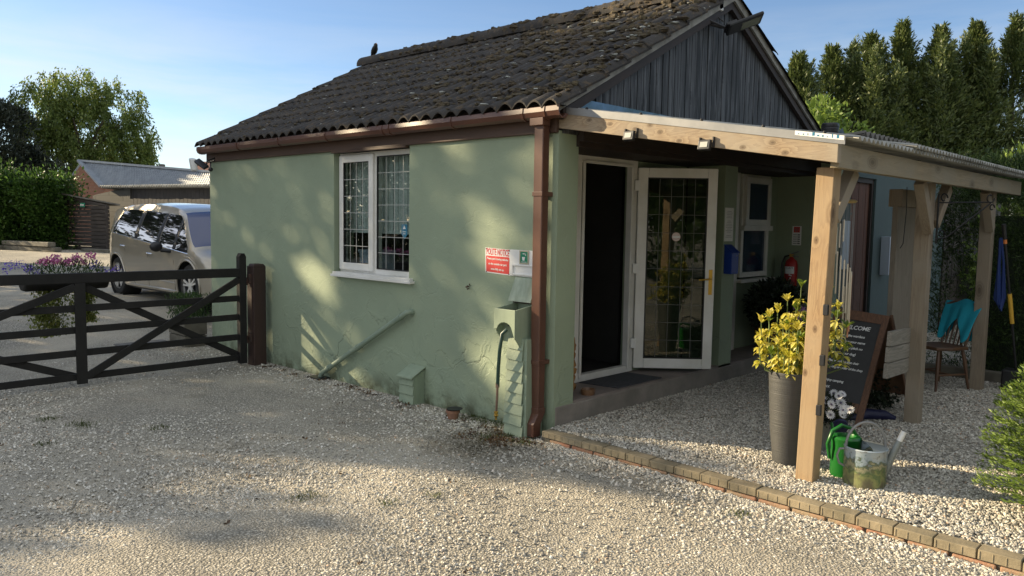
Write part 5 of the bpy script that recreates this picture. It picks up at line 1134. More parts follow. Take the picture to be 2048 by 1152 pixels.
# board plane: bottom-left, bottom-right, top
TL, TR = Vector((2.32, -1.335, 1.02)), Vector((2.32, -1.80, .985)); BL, BR = Vector((1.86, -1.30, .105)), Vector((1.86, -1.765, .07))
nrm = (TR-TL).cross(BL-TL).normalized(); nrm = nrm if nrm.x < 0 else -nrm
def bp(u, v, o=0): 
    a = TL.lerp(TR, u); b = BL.lerp(BR, u); return a.lerp(b, v)+nrm*o
def slab(mb, u0, u1, v0, v1, o0, o1): return mb.add([bp(u0,v1,o0),bp(u1,v1,o0),bp(u1,v0,o0),bp(u0,v0,o0),bp(u0,v1,o1),bp(u1,v1,o1),bp(u1,v0,o1),bp(u0,v0,o1)], [(0,1,2,3),(7,6,5,4),(0,4,5,1),(1,5,6,2),(2,6,7,3),(3,7,4,0)])
put('front_frame', slab(slab(slab(slab(MB(), 0, .11, 0, 1, -.012, .012), .89, 1, 0, 1, -.012, .012), .11, .89, 0, .085, -.012, .012), .11, .89, .80, .88, -.012, .012), 'brownw', ab, bevel=.003)
bo_ = put('blackboard', slab(MB(), .10, .90, .08, .81, -.006, .002), 'chalkb', ab)
mb = MB(); rt = (TR-TL).normalized(); upv = (TL-BL).normalized()
lines = [('WELCOME', .056, .20, .175), ('Ring for the wardens', .033, .15, .245), ('so we have your name', .033, .14, .30), ('playing you\'re pitch no', .033, .13, .355), ('(outside your dog)', .033, .13, .41), ('Please be filling that chair', .030, .13, .485), ('the ring or order of the shop', .030, .13, .54), ('Enjoy camping', .032, .16, .66), ('XX', .03, .2, .72)]
for s, sz, u, v in lines: add_text(mb, s, sz*.95, bp(u, v, .0028), rt+upv*.05, upv, extrude=.0003, shear=.15, space=.92, bold=.0006)
put('handwriting', mb, 'chalk', bo_)
B2L, B2R = Vector((2.80, -1.36, .09)), Vector((2.86, -1.84, .085)); T2L, T2R = TL+Vector((.03, 0, 0)), TR+Vector((.03, 0, 0))
def rear_bar(a, b, w_=.045): return MB().bar(a, b, w_, .022, (0, 1, 0))
put('rear_frame', MB().bar(T2L, B2L, .022, .045, (1, 0, 0)).bar(T2R, B2R, .022, .045, (1, 0, 0)).bar(T2L.lerp(B2L, .80), T2R.lerp(B2R, .80), .02, .05), 'brownw', ab, bevel=.003)
put('rear_panel', MB().add([T2L.lerp(B2L, .03), T2R.lerp(B2R, .03), T2R.lerp(B2R, .78), T2L.lerp(B2L, .78)]+[p+Vector((.006, 0, .003)) for p in (T2L.lerp(B2L, .03), T2R.lerp(B2R, .03), T2R.lerp(B2R, .78), T2L.lerp(B2L, .78))], [(0,1,2,3),(7,6,5,4),(0,4,5,1),(1,5,6,2),(2,6,7,3),(3,7,4,0)]), mat('hardboard', (.15, .085, .045), .75, (.11, .06, .035), 5), ab)
# infill planks between posts 2 and tall board
pk = thing('timber_planks', 'three weathered grey planks fixed low on the second post', 'planks', (2.3, -1.9, .5))
for k in range(3):
    z = .54+.128*k; put('plank', MB().add([(1.78+.02*k, -1.98, z), (2.72, -1.96, z-.03), (2.72, -1.93, z-.03), (1.78+.02*k, -1.945, z), (1.78+.02*k+.012, -1.98, z+.12), (2.72, -1.96, z+.095), (2.72, -1.93, z+.095), (1.78+.02*k+.012, -1.945, z+.12)], [(0,3,2,1),(4,5,6,7),(0,1,5,4),(1,2,6,5),(2,3,7,6),(3,0,4,7)]), 'plankg', pk, bevel=.003)
tb2 = thing('tall_board', 'tall weathered board with square timber cap standing behind the second post', 'board', (3.2, -1.6, .08))
put('board', MB().box((2.94, -1.62, .1), (3.55, -1.57, 1.94)), 'plankv', tb2, bevel=.004); put('cap', MB().box((2.915, -1.66, 1.94), (3.58, -1.54, 2.10)), 'oakg', tb2, bevel=.004); put('edge_strip', MB().box((3.56, -1.60, .1), (3.60, -1.57, 1.93)), mat('yellow_strip', (.35, .33, .06), .6), tb2)
put('cord', MB().tube([(2.99, -1.67, 2.12), (2.995, -1.675, 1.9), (2.97, -1.67, 1.6), (2.93, -1.66, 1.56)], .004, 5), 'black', tb2)
dkp = thing('dark_shrub', 'dark leafy shrub in the shade below the grey planks', 'shrub', (2.75, -1.55, .08))
Pp, d_ = rball(1500, (2.78, -1.55, .28), (.30, .22, .24)); V, F = leaves(Pp, .05, .4, d_, .8); leafobj('foliage', V, F, 'l_dk', dkp)
# chair and towel
ch = thing('wooden_chair', 'varnished spindle back wooden chair in the shade between the posts', 'chair', (4.25, -1.72, .08))
H0 = .08; cx, cy = 4.25, -1.70; fw = Vector((-.86, .50, 0)).normalized(); sd_ = Vector((-fw.y, fw.x, 0)); cc = Vector((cx, cy, H0))
def cp(f, s, z): return tuple(cc+fw*f+sd_*s+Vector((0, 0, z)))
put('seat', MB().prism([cp(f, s, .415) for f, s in ((.22, -.17), (.23, 0), (.22, .17), (.05, .215), (-.18, .18), (-.20, 0), (-.18, -.18), (.05, -.215))], (0, 0, .035)), 'chairw', ch, bevel=.01)
for f, s in ((.17, .15), (.17, -.15), (-.14, .14), (-.14, -.14)): put('leg', MB().tube([cp(f, s, .42), cp(f*1.15, s*1.15, .30), cp(f*1.25, s*1.25, .16), cp(f*1.4, s*1.4, .0)], [.014, .021, .017, .013], 10), 'chairw', ch, smooth=True)
put('stretcher', MB().tube([cp(.21, .18, .16), cp(-.18, .17, .16)], .011, 8).tube([cp(.21, -.18, .16), cp(-.18, -.17, .16)], .011, 8).tube([cp(.02, .175, .16), cp(.02, -.175, .16)], .010, 8), 'chairw', ch)
for s in np.linspace(-.15, .15, 7): put('spindle', MB().tube([cp(-.16, s, .44), cp(-.22, s*1.1, .66), cp(-.27, s*1.15, .86)], [.008, .011, .007] if abs(s) < .14 else .013, 8), 'chairw', ch, smooth=True)
put('top_rail', MB().tube([cp(-.265, -.20, .85), cp(-.285, -.1, .885), cp(-.29, 0, .895), cp(-.285, .1, .885), cp(-.265, .20, .85)], .024, 8), 'chairw', ch, smooth=True)
tw = MB(); nu, nv = 17, 13; tvv = []
for i in range(nu):
    for j in range(nv):
        s = -.24+.48*i/(nu-1); v = -1+2*j/(nv-1); a = abs(v)
        drop = max(0, a-.10)*.34*(1+.35*math.sin(i*.5+1)); wv = .014*math.sin(i*1.3+v*2)*a
        off = (.045*math.tanh(v*3))*(1+.6*a)+(.34*drop if v > 0 else 0); z = .935-drop+.012*math.cos(i*.6)-abs(s)*.18
        tvv.append(cp(-.285+off+wv+(.10*a if v < 0 else -.02*a), s*(1-.25*a)+.03*v, z))
tw.add(tvv, [(i*nv+j, i*nv+j+1, (i+1)*nv+j+1, (i+1)*nv+j) for i in range(nu-1) for j in range(nv-1)])
to = simple('turquoise_towel', tw, 'towel', 'turquoise towel draped over the back of the wooden chair', 'towel', (4.4, -1.8, .8), smooth=True); so = to.modifiers.new('t', 'SOLIDIFY'); so.thickness = .006; su = to.modifiers.new('s', 'SUBSURF'); su.levels = su.render_levels = 1
# broom and rope at post three
pb_ = thing('broom', 'black handled broom with yellow grip leaning on the third post', 'broom', (4.70, -2.32, .08))
A_, Bq = Vector((4.42, -2.17, 1.75)), Vector((4.66, -2.34, .10))
put('handle', MB().tube([A_, Bq], .013, 10), 'black', pb_, smooth=True); put('grip', MB().tube([A_.lerp(Bq, .40), A_.lerp(Bq, .585)], .021, 10), 'yellow', pb_, smooth=True); put('end_cap', MB().tube([A_+(A_-Bq)*.03, A_.lerp(Bq, .06)], .022, 10), 'black', pb_, smooth=True); put('band', MB().tube([A_.lerp(Bq, .065), A_.lerp(Bq, .09)], .017, 10), 'orange', pb_)
put('head', MB().box((4.56, -2.46, .085), (4.76, -2.20, .30)), 'black', pb_, bevel=.02)
rp = MB(); rnd = random.Random(5)
for k in range(7):
    o = rnd.uniform(-.012, .012); q = rnd.uniform(-.03, .03); rp.tube([(4.50+o, -2.125, 1.66), (4.475+o, -2.135+q*.3, 1.3), (4.47+o, -2.14+q, 1.0+q), (4.50+o*2, -2.17, .93+q), (4.54+o, -2.17+q, 1.05), (4.545+o, -2.16, 1.4), (4.52+o, -2.13, 1.66)], .010, 6)
simple('coiled_rope', rp, 'rope', 'blue rope hanging in long loops on the third post', 'rope', (4.5, -2.1, 1.3), smooth=True)
# scroll bracket on post two
br = MB(); bx_, by_ = 2.42, -2.10
def P_(a, z): return (bx_+a*.85, by_-a*.50, z)
br.tube([P_(.0, 2.03), P_(.0, 1.62)], .008, 6); br.tube([P_(.0, 1.96), P_(.55, 1.975)], .006, 6)
br.tube([P_(.0, 1.66), P_(.10, 1.67), P_(.25, 1.77), P_(.42, 1.88), P_(.55, 1.965)], .007, 6)
for c, r, z, s in ((.055, .04, 2.00, 1), (.05, .035, 1.70, 1), (.545, .045, 2.01, -1), (.57, .03, 1.93, 1)): br.tube([P_(c+r*math.cos(t)*(1-t*.09), z+s*r*math.sin(t)*(1-t*.09)) for t in np.linspace(0, 5.2, 14)], .006, 5)
simple('scroll_bracket', br, 'iron', 'black wrought iron scroll bracket fixed to the second post', 'bracket', (2.42, -2.1, 1.8))
# wind chime
wcx, wcy = 1.0, -1.87
wch = thing('wind_chime', 'wind chime with round bamboo disc and spiral of pale tubes beside the front post', 'wind chime', (wcx, wcy, 2.1))
put('disc', MB().lathe([(0, -.012), (.075, -.012), (.088, 0), (.075, .012), (0, .012)], (wcx, wcy, 1.93), 24), 'bamboo', wch, smooth=True)
stg = MB(); stg.tube([(wcx, wcy, 1.94), (wcx, wcy, 2.14)], .002, 4)
for k in range(18):
    a = .3+2*math.pi*k/18; x, y = wcx+.072*math.cos(a), wcy+.072*math.sin(a); ln = .16+.018*k; zt_ = 1.80-.036*k*.8
    stg.tube([(x, y, 1.93), (x, y, zt_-.0)], .0012, 4); put('tube', MB().tube([(x, y, zt_), (x, y, zt_-ln)], .0065, 8), 'tubesc' if k in (14, 15) else 'tubes', wch, smooth=True)
put('strings', stg, mat('string_grey', (.25, .25, .25), .8), wch)
# big dark pot with purple flowers
bg_ = thing('large_flower_pot', 'large brown pot with dark shrub and small violet starry flowers in the shaded corner', 'flower pot', (4.25, .13, .262))
put('pot', pot_mesh(.27, .38, (4.25, .14, .262)), 'terrad', bg_, smooth=True)
Pp, d_ = rball(3200, (4.08, .06, .82), (.36, .32, .30)); V, F = leaves(Pp, .065, .35, d_*.9, .7); leafobj('shrub', V, F, 'l_dk', bg_)
fl = MB()
for k in range(26):
    c = Vector((3.90+rr.uniform(-.06, .50), -.24+rr.uniform(-.10, .10), .72+rr.uniform(-.13, .14))); nn_ = Vector((-.6, -.6, .4)).normalized(); o1 = nn_.orthogonal().normalized(); o2 = nn_.cross(o1)
    for q in range(5):
        a = q*1.2566+k; d = o1*math.cos(a)+o2*math.sin(a); s = nn_.cross(d); fl.add([c, c+d*.02+s*.010, c+d*.036, c+d*.02-s*.010], [(0, 1, 2, 3)])
put('blooms', fl, mat('violet_bloom', (.42, .20, .42), .6), bg_)['kind'] = 'stuff'

# ------------------------------------------------------------------ vegetation
def conifer(x, y, H, Rr, seed, label, leaders=3, m='l_con', nc=300, per=42, ls=.20, group=None, cat='tree', z0=0):
    rg = np.random.default_rng(seed); t = thing('conifer_tree', label, cat, (x, y, z0), group)
    put('trunk', MB().tube([(x, y, z0-.1), (x, y, z0+H*.5), (x, y, z0+H*.93)], [Rr*.10, Rr*.07, .02], 8), 'bark', t)
    Pl = []; Dl = []
    lead = [(0, 0, H, 1.0)]+[(rg.uniform(-.7, .7)*Rr, rg.uniform(-.7, .7)*Rr, H*rg.uniform(.80, .99), .30) for _ in range(leaders)]
    for k in range(nc):
        lx, ly, lh, lr = lead[rg.integers(len(lead))] if rg.uniform() < .6 else lead[0]
        h = lh*(1-rg.uniform()**1.15*.8); f = h/lh
        rad = Rr*lr*min(1, ((1-f)**1.25*(1.75 if lr > .9 else 2.4))+.01)*rg.uniform(.25, 1.4)
        a = rg.uniform(0, 2*np.pi); rad *= 1+.28*np.sin(3*a+h*1.7+seed)+.2*np.sin(5*a-h*2.9+seed*2); cx_, cy_ = x+lx*(1 if f > .4 else f/.4)+rad*np.cos(a), y+ly*(1 if f > .4 else f/.4)+rad*np.sin(a)
        Lp = rg.uniform(.45, 1.15)*(.45+.7*min(1, (1-f)*2)); wp_ = Lp*.20; out = np.array([np.cos(a)*.8, np.sin(a)*.8, rg.uniform(.35, .95)+1.1*max(0, f-.6)]); out /= np.linalg.norm(out)
        u = rg.uniform(size=(per, 1)); q = rg.normal(size=(per, 3))*wp_*(1.1-u); pl_ = np.array([cx_, cy_, z0+h])-out*Lp*.5+out*u*Lp+q+np.array([0, 0, .25])*u*u*Lp
        Pl.append(pl_); Dl.append(np.tile(out, (per, 1))+q/wp_*.45)
    Pl = np.concatenate(Pl); Dl = np.concatenate(Dl); V, F = leaves(Pl, ls, .28, Dl*1.1, .35, rg); leafobj('crown', V, F, m, t); return t
for i, (px, ty, dep, hh, lab) in enumerate(((1598, 100, 25, 0, 'dark conifer, leftmost and lowest of the tall row behind the annexe, beside the gable slope'), (1668, 85, 26.5, 0, 'dark conifer, second from the left in the tall row behind the annexe'), (1745, 60, 27, 0, 'dark conifer, third from the left in the tall row behind the annexe'), (1808, 36, 27.5, 0, 'tall dark conifer, fourth from the left in the row behind the annexe'),
     (1884, 45, 27, 0, 'tall dark conifer, fifth from the left in the row behind the annexe'), (1955, 35, 27.5, 0, 'tall dark conifer, sixth from the left in the row behind the annexe'), (2035, 25, 27.5, 0, 'tallest dark conifer at the right edge of the row behind the annexe'))):
    d = _f+_R*(px-1024)/FPX-_U*(ty-576)/FPX; p = CP+d*dep; conifer(p[0], p[1], p[2]-.35, 2.1, 100+i, lab, 7, nc=1250, per=36, ls=.15, group='tall conifers behind the annexe')
for i, (px, ty, dep) in enumerate(((2120, 30, 28), (2210, 45, 28.5))):
    d = _f+_R*(px-1024)/FPX-_U*(ty-576)/FPX; p = CP+d*dep; conifer(p[0], p[1], p[2], 1.8, 120+i, ('dark conifer first beyond the right edge of the view, continuing the tall row', 'dark conifer second beyond the right edge of the view, ending the tall row')[i], 3, nc=200, per=40, ls=.26, group='tall conifers behind the annexe')
def bush(name, label, c, r, n, size, asp, m, cat='shrub', clumps=40, seed=1, shell=.55, jit=.7, up=.5, group=None, part='foliage', trunk=True):
    rg = np.random.default_rng(seed); t = thing(name, label, cat, (c[0], c[1], c[2]-r[2]), group)
    pts = []; ds = []
    cc_, dd2 = rball(clumps, c, np.array(r)*.86, rg, 0)
    rr_c = np.array(r).min()*.34
    for q, dv in zip(cc_, dd2):
        q2 = (q-np.array(c)); nrm_ = np.linalg.norm(q2/np.array(r)); q = np.array(c)+q2/max(nrm_, .01)*min(1, nrm_*.25+.68)
        k = n//clumps; a_, b_ = rball(k, q, (rr_c*1.2, rr_c*1.2, rr_c), rg, .3); pts.append(a_); ds.append(b_*.8+(q-np.array(c))/np.array(r)*.6)
    pts = np.concatenate(pts); ds = np.concatenate(ds)+np.array([0, 0, up]); k = pts[:, 2] > c[2]-r[2]; V, F = leaves(pts[k], size, asp, ds[k], jit, rg); leafobj(part, V, F, m, t)
    if trunk: put('trunk', MB().tube([(c[0], c[1], c[2]-r[2]-.1), (c[0], c[1], c[2]+r[2]*.2)], [r[0]*.08, r[0]*.03], 8), 'bark', t)
    return t
def dpt(px, py, dep): d = _f+_R*(px-1024)/FPX-_U*(py-576)/FPX; return CP+d*dep
q = dpt(1650, 245, 20); bush('yellow_bush', 'yellow green bush between the gable slope and the dark conifers', (q[0], q[1], q[2]-.6), (1.0, 1.0, 1.1), 2600, .16, .5, 'l_fern', clumps=26, seed=4)
q = dpt(2035, 350, 14); bush('yellow_hedge_top', 'sunlit yellow green shrub above the dark hedge at the right edge', (q[0], q[1], q[2]-1.1), (1.3, 1.3, 1.5), 5000, .14, .4, 'l_fern', clumps=40, seed=5)
# feathery hedge to the right of the porch
def feather_hedge():
    rg = np.random.default_rng(31); t = thing('conifer_hedge', 'soft dark green conifer hedge beyond the porch posts', 'hedge', (6.4, -2.6, 0))
    n = 6400; x = rg.uniform(5.25, 6.6, n); y = rg.uniform(-6.5, -1.30, n); z = 2.25*rg.uniform(.0, 1, n)**.8+.0
    bulge = .25*np.sin(y*3.1+z*2.3)+.18*np.sin(y*7.3-z*4.1); front = x < 5.9
    x = np.where(front, 5.30+np.abs(rg.normal(0, .12, n))+.20*bulge+.18*(z/2.2)**2, x); z = np.where(front, z, 2.15+.2*bulge+rg.uniform(-.1, .25, n))
    per = 26; base = np.stack([x, y, z], 1); out = np.where(front[:, None], np.array([-.75, 0, .55]), np.array([-.15, 0, 1.0]))+rg.normal(0, .35, (n, 3)); out /= np.linalg.norm(out, axis=1, keepdims=True)
    u = rg.uniform(size=(n, per, 1)); P2 = base[:, None]+out[:, None]*u*.30+rg.normal(0, .022, (n, per, 3)); D2 = np.repeat(out[:, None], per, 1)*1.2+rg.normal(0, .5, (n, per, 3))
    V, F = leaves(P2.reshape(-1, 3), .060, .16, D2.reshape(-1, 3), .2, rg); leafobj('foliage', V, F, 'l_hr', t)
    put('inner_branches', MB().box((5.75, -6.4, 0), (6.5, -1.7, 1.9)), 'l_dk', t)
feather_hedge()
simple('timber_kerb', MB().box((4.95, -5.5, .05), (5.05, -1.3, .20)), 'sleeper', 'low weathered timber kerb at the foot of the conifer hedge', 'kerb', (5, -3, .05), bevel=.01)
# feathery golden conifer at the right edge
def fern_bush():
    rg = np.random.default_rng(33); c = np.array([.74, -3.50, .08]); t = thing('golden_conifer_shrub', 'feathery golden green conifer shrub at the right edge of the raised bed', 'shrub', tuple(c))
    put('stems', MB().tube([c, c+np.array([0, 0, .7])], [.03, .01], 6), 'bark', t)
    Pl = []; Dl = []
    for k in range(900):
        a = rg.uniform(0, 2*np.pi); h = rg.uniform(.03, 1)**.9; R1 = .56*(1-h**2.6)+.04; z = 1.22*h
        b = c+np.array([np.cos(a)*R1*.55, np.sin(a)*R1*.55, z*.92]); o = np.array([np.cos(a), np.sin(a), .45+.5*h]); o /= np.linalg.norm(o); L1 = R1*.45+.06
        per = 70; u = rg.uniform(.0, 1, (per, 1)); sd2 = np.cross(o, [0, 0, 1.0]); sd2 /= np.linalg.norm(sd2); side = rg.choice([-1, 1], (per, 1))
        bend = np.array([0, 0, -.10])*u**2*L1*2
        Pl.append(b+o*u*L1+bend+rg.normal(0, .006, (per, 3))); Dl.append(np.tile(o, (per, 1))*.8+sd2*side*1.1+rg.normal(0, .25, (per, 3)))
    V, F = leaves(np.concatenate(Pl), .034, .20, np.concatenate(Dl), .1, rg); leafobj('foliage', V, F, 'l_fern', t)
fern_bush()
# left background
def willow():
    rg = np.random.default_rng(41); c = dpt(165, 262, 50); t = thing('willow_tree', 'large rounded willow tree with drooping light green foliage beyond the barn', 'tree', (c[0], c[1], .3))
    put('trunk', MB().tube([(c[0], c[1], .1), (c[0]+.2, c[1], 3), (c[0], c[1]+.2, 6)], [.45, .32, .16], 10), 'bark', t)
    lm_ = MB()
    for k in range(9): a = k*.7; lm_.tube([(c[0], c[1], 3+k*.2), (c[0]+1.6*math.cos(a), c[1]+1.6*math.sin(a), 5.5+.2*k), (c[0]+2.4*math.cos(a), c[1]+2.4*math.sin(a), 7.5)], [.15, .08, .03], 6)
    put('limb', lm_, 'bark', t)['kind'] = 'stuff'
    right = np.array([math.cos(R_(16)), -math.sin(R_(16)), 0]); Pl = []; Dl = []
    lobes = [(-1.9, 1.35, 2.0, 1.9), (-.3, 2.2, 1.9, 1.6), (1.7, 1.5, 2.1, 1.9), (-2.4, -.6, 1.7, 2.1), (2.7, -.4, 1.7, 2.2), (0, 0, 2.8, 2.6), (-1.2, -1.6, 2.2, 2.0), (1.4, -1.8, 2.4, 2.0), (3.2, -1.6, 1.1, 1.7)]
    for dx, dz, r, rz2 in lobes:
        k = int(60*r); cc2, dv = rball(k, (0, 0, 0), (r, r, rz2), rg, .35)
        for q, v in zip(cc2, dv):
            b = c+right*(dx+q[0])+np.array([-right[1], right[0], 0])*q[1]+np.array([0, 0, dz+q[2]])
            per = 46; L1 = rg.uniform(.5, 1.4); u = rg.uniform(size=(per, 1)); Pl.append(b+np.array([0, 0, .3])+np.array([v[0]*.3, v[1]*.3, -L1])*u+rg.normal(0, .11, (per, 3))); Dl.append(np.tile([v[0]*.2, v[1]*.2, -1.0], (per, 1)))
    V, F = leaves(np.concatenate(Pl), .21, .40, np.concatenate(Dl), .6, rg); leafobj('crown', V, F, 'l_wil', t)
willow()
q = dpt(12, 290, 44); bush('pine_tree', 'dark pine tree at the far left edge, left of the willow', (q[0]-.6, q[1], q[2]-.5), (2.1, 2.1, 2.7), 15000, .26, .3, 'l_pine', 'tree', 60, 8)
q = dpt(55, 330, 46); bush('dark_pine_tree', 'lower dark conifer mass under the left side of the willow', (q[0], q[1], q[2]-1.2), (2.4, 2.0, 1.9), 9000, .24, .3, 'l_pine', 'tree', 50, 9)
def laurel():
    rg = np.random.default_rng(51); t = thing('laurel_hedge', 'tall glossy green laurel hedge at the left edge behind the timber stack', 'hedge', (4.5, 31.5, .3))
    Pl = []; Dl = []; ax_ = np.array([.78, -.62, 0]); dep = np.array([.3, .95, 0]); o0 = dpt(-60, 420, 31.5); o0[2] = .3
    for k in range(480):
        s = rg.uniform(0, 1)*5.1; top_ = 3.10+.22*math.sin(s*2.1)+.18*math.sin(s*5.3+1)-(1.5*max(0, (s-3.1))/1.5); h = rg.uniform(0, 1)**.75*top_
        if s > 3.7 and h < 1.9: continue
        fr2 = rg.uniform(0, .5); b = o0+ax_*s+dep*(fr2+.25*math.sin(s*3+h*2)+(1.0 if h > top_*.93 else 0)*rg.uniform(0, 1.5))+np.array([0, 0, h]); per = 46
        q = rg.normal(size=(per, 3))*.22; Pl.append(b+q); Dl.append(q*2+np.array([-.5, -.7, .35]))
    V, F = leaves(np.concatenate(Pl), .17, .42, np.concatenate(Dl), .5, rg); leafobj('foliage', V, F, 'l_hed', t)
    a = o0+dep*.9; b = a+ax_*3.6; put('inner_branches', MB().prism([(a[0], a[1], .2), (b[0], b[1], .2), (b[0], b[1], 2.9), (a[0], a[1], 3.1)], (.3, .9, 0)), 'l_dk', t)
laurel()
# shed
def wallq(mb, a, b, z0, z1a, z1b, th):
    a, b = Vector((a[0], a[1], 0)), Vector((b[0], b[1], 0)); n = (b-a).cross(Vector((0, 0, 1))).normalized()*th
    return mb.add([a+Vector((0, 0, z0)), b+Vector((0, 0, z0)), b+Vector((0, 0, z1b)), a+Vector((0, 0, z1a)), a-n+Vector((0, 0, z0)), b-n+Vector((0, 0, z0)), b-n+Vector((0, 0, z1b)), a-n+Vector((0, 0, z1a))], [(0,1,2,3),(7,6,5,4),(0,4,5,1),(1,5,6,2),(2,6,7,3),(3,7,4,0)])
sa, sb_ = dpt(134, 495, 32.5), dpt(218, 499, 31.4); sl = dpt(108, 493, 34.4)
shd = thing('garden_shed', 'dark weathered timber shed with green sign at the foot of the hedge', 'shed', (sa[0], sa[1], .3))
mb = MB(); zt0, zt1 = dpt(134, 391, 32.5)[2], dpt(218, 411, 31.4)[2]
nb = 12; A2, B3 = Vector((sa[0], sa[1], 0)), Vector((sb_[0], sb_[1], 0))
for k in range(nb):
    z0_ = .32+k*(zt1-.32)/nb; wallq(mb, A2, B3, z0_, z0_+(zt1-.32)/nb-.022, z0_+(zt1-.32)/nb-.022, .06+.012*(k % 2))
wallq(mb, A2, B3, zt1, zt0, zt1+.01, .05); put('front_wall', mb, 'shed', shd)
put('side_wall', wallq(MB(), (sl[0], sl[1]), A2, .3, zt0-.02, zt0, .06), 'shed', shd); bk2 = B3+(Vector((sl[0], sl[1], 0))-A2); put('far_wall', wallq(MB(), B3, bk2, .3, zt1, zt1, .06), 'shed', shd)
put('roof', MB().prism([Vector((sa[0]-.3, sa[1]-.1, zt0+.05)), Vector((sb_[0]+.35, sb_[1]-.3, zt1-.0)), Vector((bk2.x+.35, bk2.y, zt1)), Vector((sl[0]-.2, sl[1], zt0+.05))], (0, 0, .06)), 'sheetdark', shd)
sgn = dpt(165, 410, 31.7); st1 = thing('shed_sign', 'small green and white sign on the front of the dark shed', 'sign', tuple(sgn)); e1 = (B3-A2).normalized(); sv = Vector(sgn)
put('backing', MB().bar(sv-e1*.13, sv+e1*.13, .03, .17), 'greens', st1); put('symbol', MB().bar(sv-e1*.10+Vector((-.03, -.04, .03)), sv-e1*.02+Vector((-.03, -.04, -.03)), .01, .03).bar(sv-e1*.10+Vector((-.03, -.04, -.03)), sv-e1*.02+Vector((-.03, -.04, .03)), .01, .03).bar(sv+e1*.02+Vector((-.03, -.04, 0)), sv+e1*.10+Vector((-.03, -.04, 0)), .01, .05), 'white', st1)
# stacked baulks
def stackb(px0, px1, py, dep, n, lab):
    t = thing('timber_stack', lab, 'timber stack', tuple(dpt(px0, py, dep)*np.array([1, 1, 0])+np.array([0, 0, .3])))
    for k in range(n):
        a, b = dpt(px0+k*3, py, dep), dpt(px1-k*12, py, dep-1.5); a[2] = b[2] = .3+.09+k*.19; put('baulk', MB().bar(a, b, .30, .17), 'sleeper', t, bevel=.02)
stackb(8, 116, 495, 31.4, 2, 'stack of old grey timber baulks on the gravel below the laurel hedge'); stackb(-90, 4, 492, 32.6, 2, 'old timber baulks cut off by the left edge of the view')
simple('fallen_baulk', MB().bar(tuple(dpt(168, 499, 30.8)*np.array([1, 1, 0])+np.array([0, 0, .36])), tuple(dpt(222, 500, 30.0)*np.array([1, 1, 0])+np.array([0, 0, .36])), .25, .12), 'sleeper', 'single grey baulk lying in front of the dark shed', 'baulk', tuple(dpt(190, 499, 30.5)*np.array([1, 1, 0])+np.array([0, 0, .3])), bevel=.02)
# block outbuilding with corrugated eave and open dark bay
ob_ = thing('block_outbuilding', 'grey concrete block outbuilding with corrugated roof edge and black boarded front behind the car', 'outbuilding', tuple(dpt(260, 480, 33)*np.array([1, 1, 0])+np.array([0, 0, .3])))
b0, b1, b2 = dpt(188, 480, 34.5), dpt(262, 480, 33.2), dpt(470, 480, 30.2)
def Z_(px, py, dep): return dpt(px, py, dep)[2]
put('block_wall', wallq(MB(), b0, b1, .2, Z_(188, 391, 34.5), Z_(236, 374, 33.6), .2), 'cblock', ob_)
mb = MB(); n = 26
for k in range(n):
    a = b1+(b2-b1)*k/n; b = b1+(b2-b1)*(k+.93)/n; wallq(mb, a, b, .2, Z_(262, 398+rr.uniform(-1.5, 1.5), 33.2), Z_(262, 398, 33.2), .05)
put('lower_boards', mb, mat('grey_boards', (.075, .07, .065), .8, (.05, .045, .042), 9), ob_); mb = MB()
for k in range(n):
    dv = np.array([.05, .16, 0]); a = b1+(b2-b1)*k/n+dv; b = b1+(b2-b1)*(k+.95)/n+dv; wallq(mb, a, b, Z_(262, 402, 33.2), Z_(262, 374, 33.2), Z_(262, 374, 33.2), .05)
put('upper_boards', mb, 'shedv', ob_)
ee = (b2-b0)/np.linalg.norm((b2-b0)); bb_ = np.array([-ee[1], ee[0], 0]); V = []; F = []; nn2 = 340; z_e = Z_(262, 374, 33.2)+.03
for lay in (0, 1):
    for dd3, zz in ((-.25, 0), (3.2, -.35)):
        for i in range(nn2+1): p = b0+ee*(.9+i*.019*1.6)+bb_*dd3; V.append((p[0], p[1], z_e+zz+.05*math.sin(i*1.25)-lay*.03))
k_ = nn2+1
for i in range(nn2): F += [(i, i+1, k_+i+1, k_+i), (2*k_+i, 3*k_+i, 3*k_+i+1, 2*k_+i+1), (i, 2*k_+i, 2*k_+i+1, i+1)]
put('roof', npmesh('roof', V, F, ORG[ob_.name]), 'sheet', ob_)
# barn
ba = thing('brick_barn', 'red brick barn with long blue grey tiled roof behind the outbuilding', 'barn', tuple(dpt(205, 480, 40)*np.array([1, 1, 0])+np.array([0, 0, .3])))
r0, r1 = dpt(162, 325, 40.3), dpt(520, 356, 35.3); e0, e1_ = dpt(207, 376, 38.6), dpt(520, 386, 33.6); e0b = r0+(r0-e0)*np.array([1, 1, -1]); e0b[2] = e0[2]
put('gable_wall', MB().prism([Vector((e0[0], e0[1], .2)), Vector((e0b[0], e0b[1], .2)), Vector((e0b[0], e0b[1], e0[2]-.05)), Vector((r0[0], r0[1], r0[2]-.12)), Vector((e0[0], e0[1], e0[2]-.05))], Vector((r1-r0)*.06)), m_brick('barn_brick', (.28, .11, .06), (.20, .08, .05), (.22, .18, .14), .22, .075, 'y'), ba)
put('front_wall', wallq(MB(), e0+(e1_-e0)*.01+np.array([.1, .3, 0]), e1_, .2, e0[2]-.1, e1_[2]-.1, .3), 'brick', ba)
V = []; F = []; nr_, ncz = 10, 95
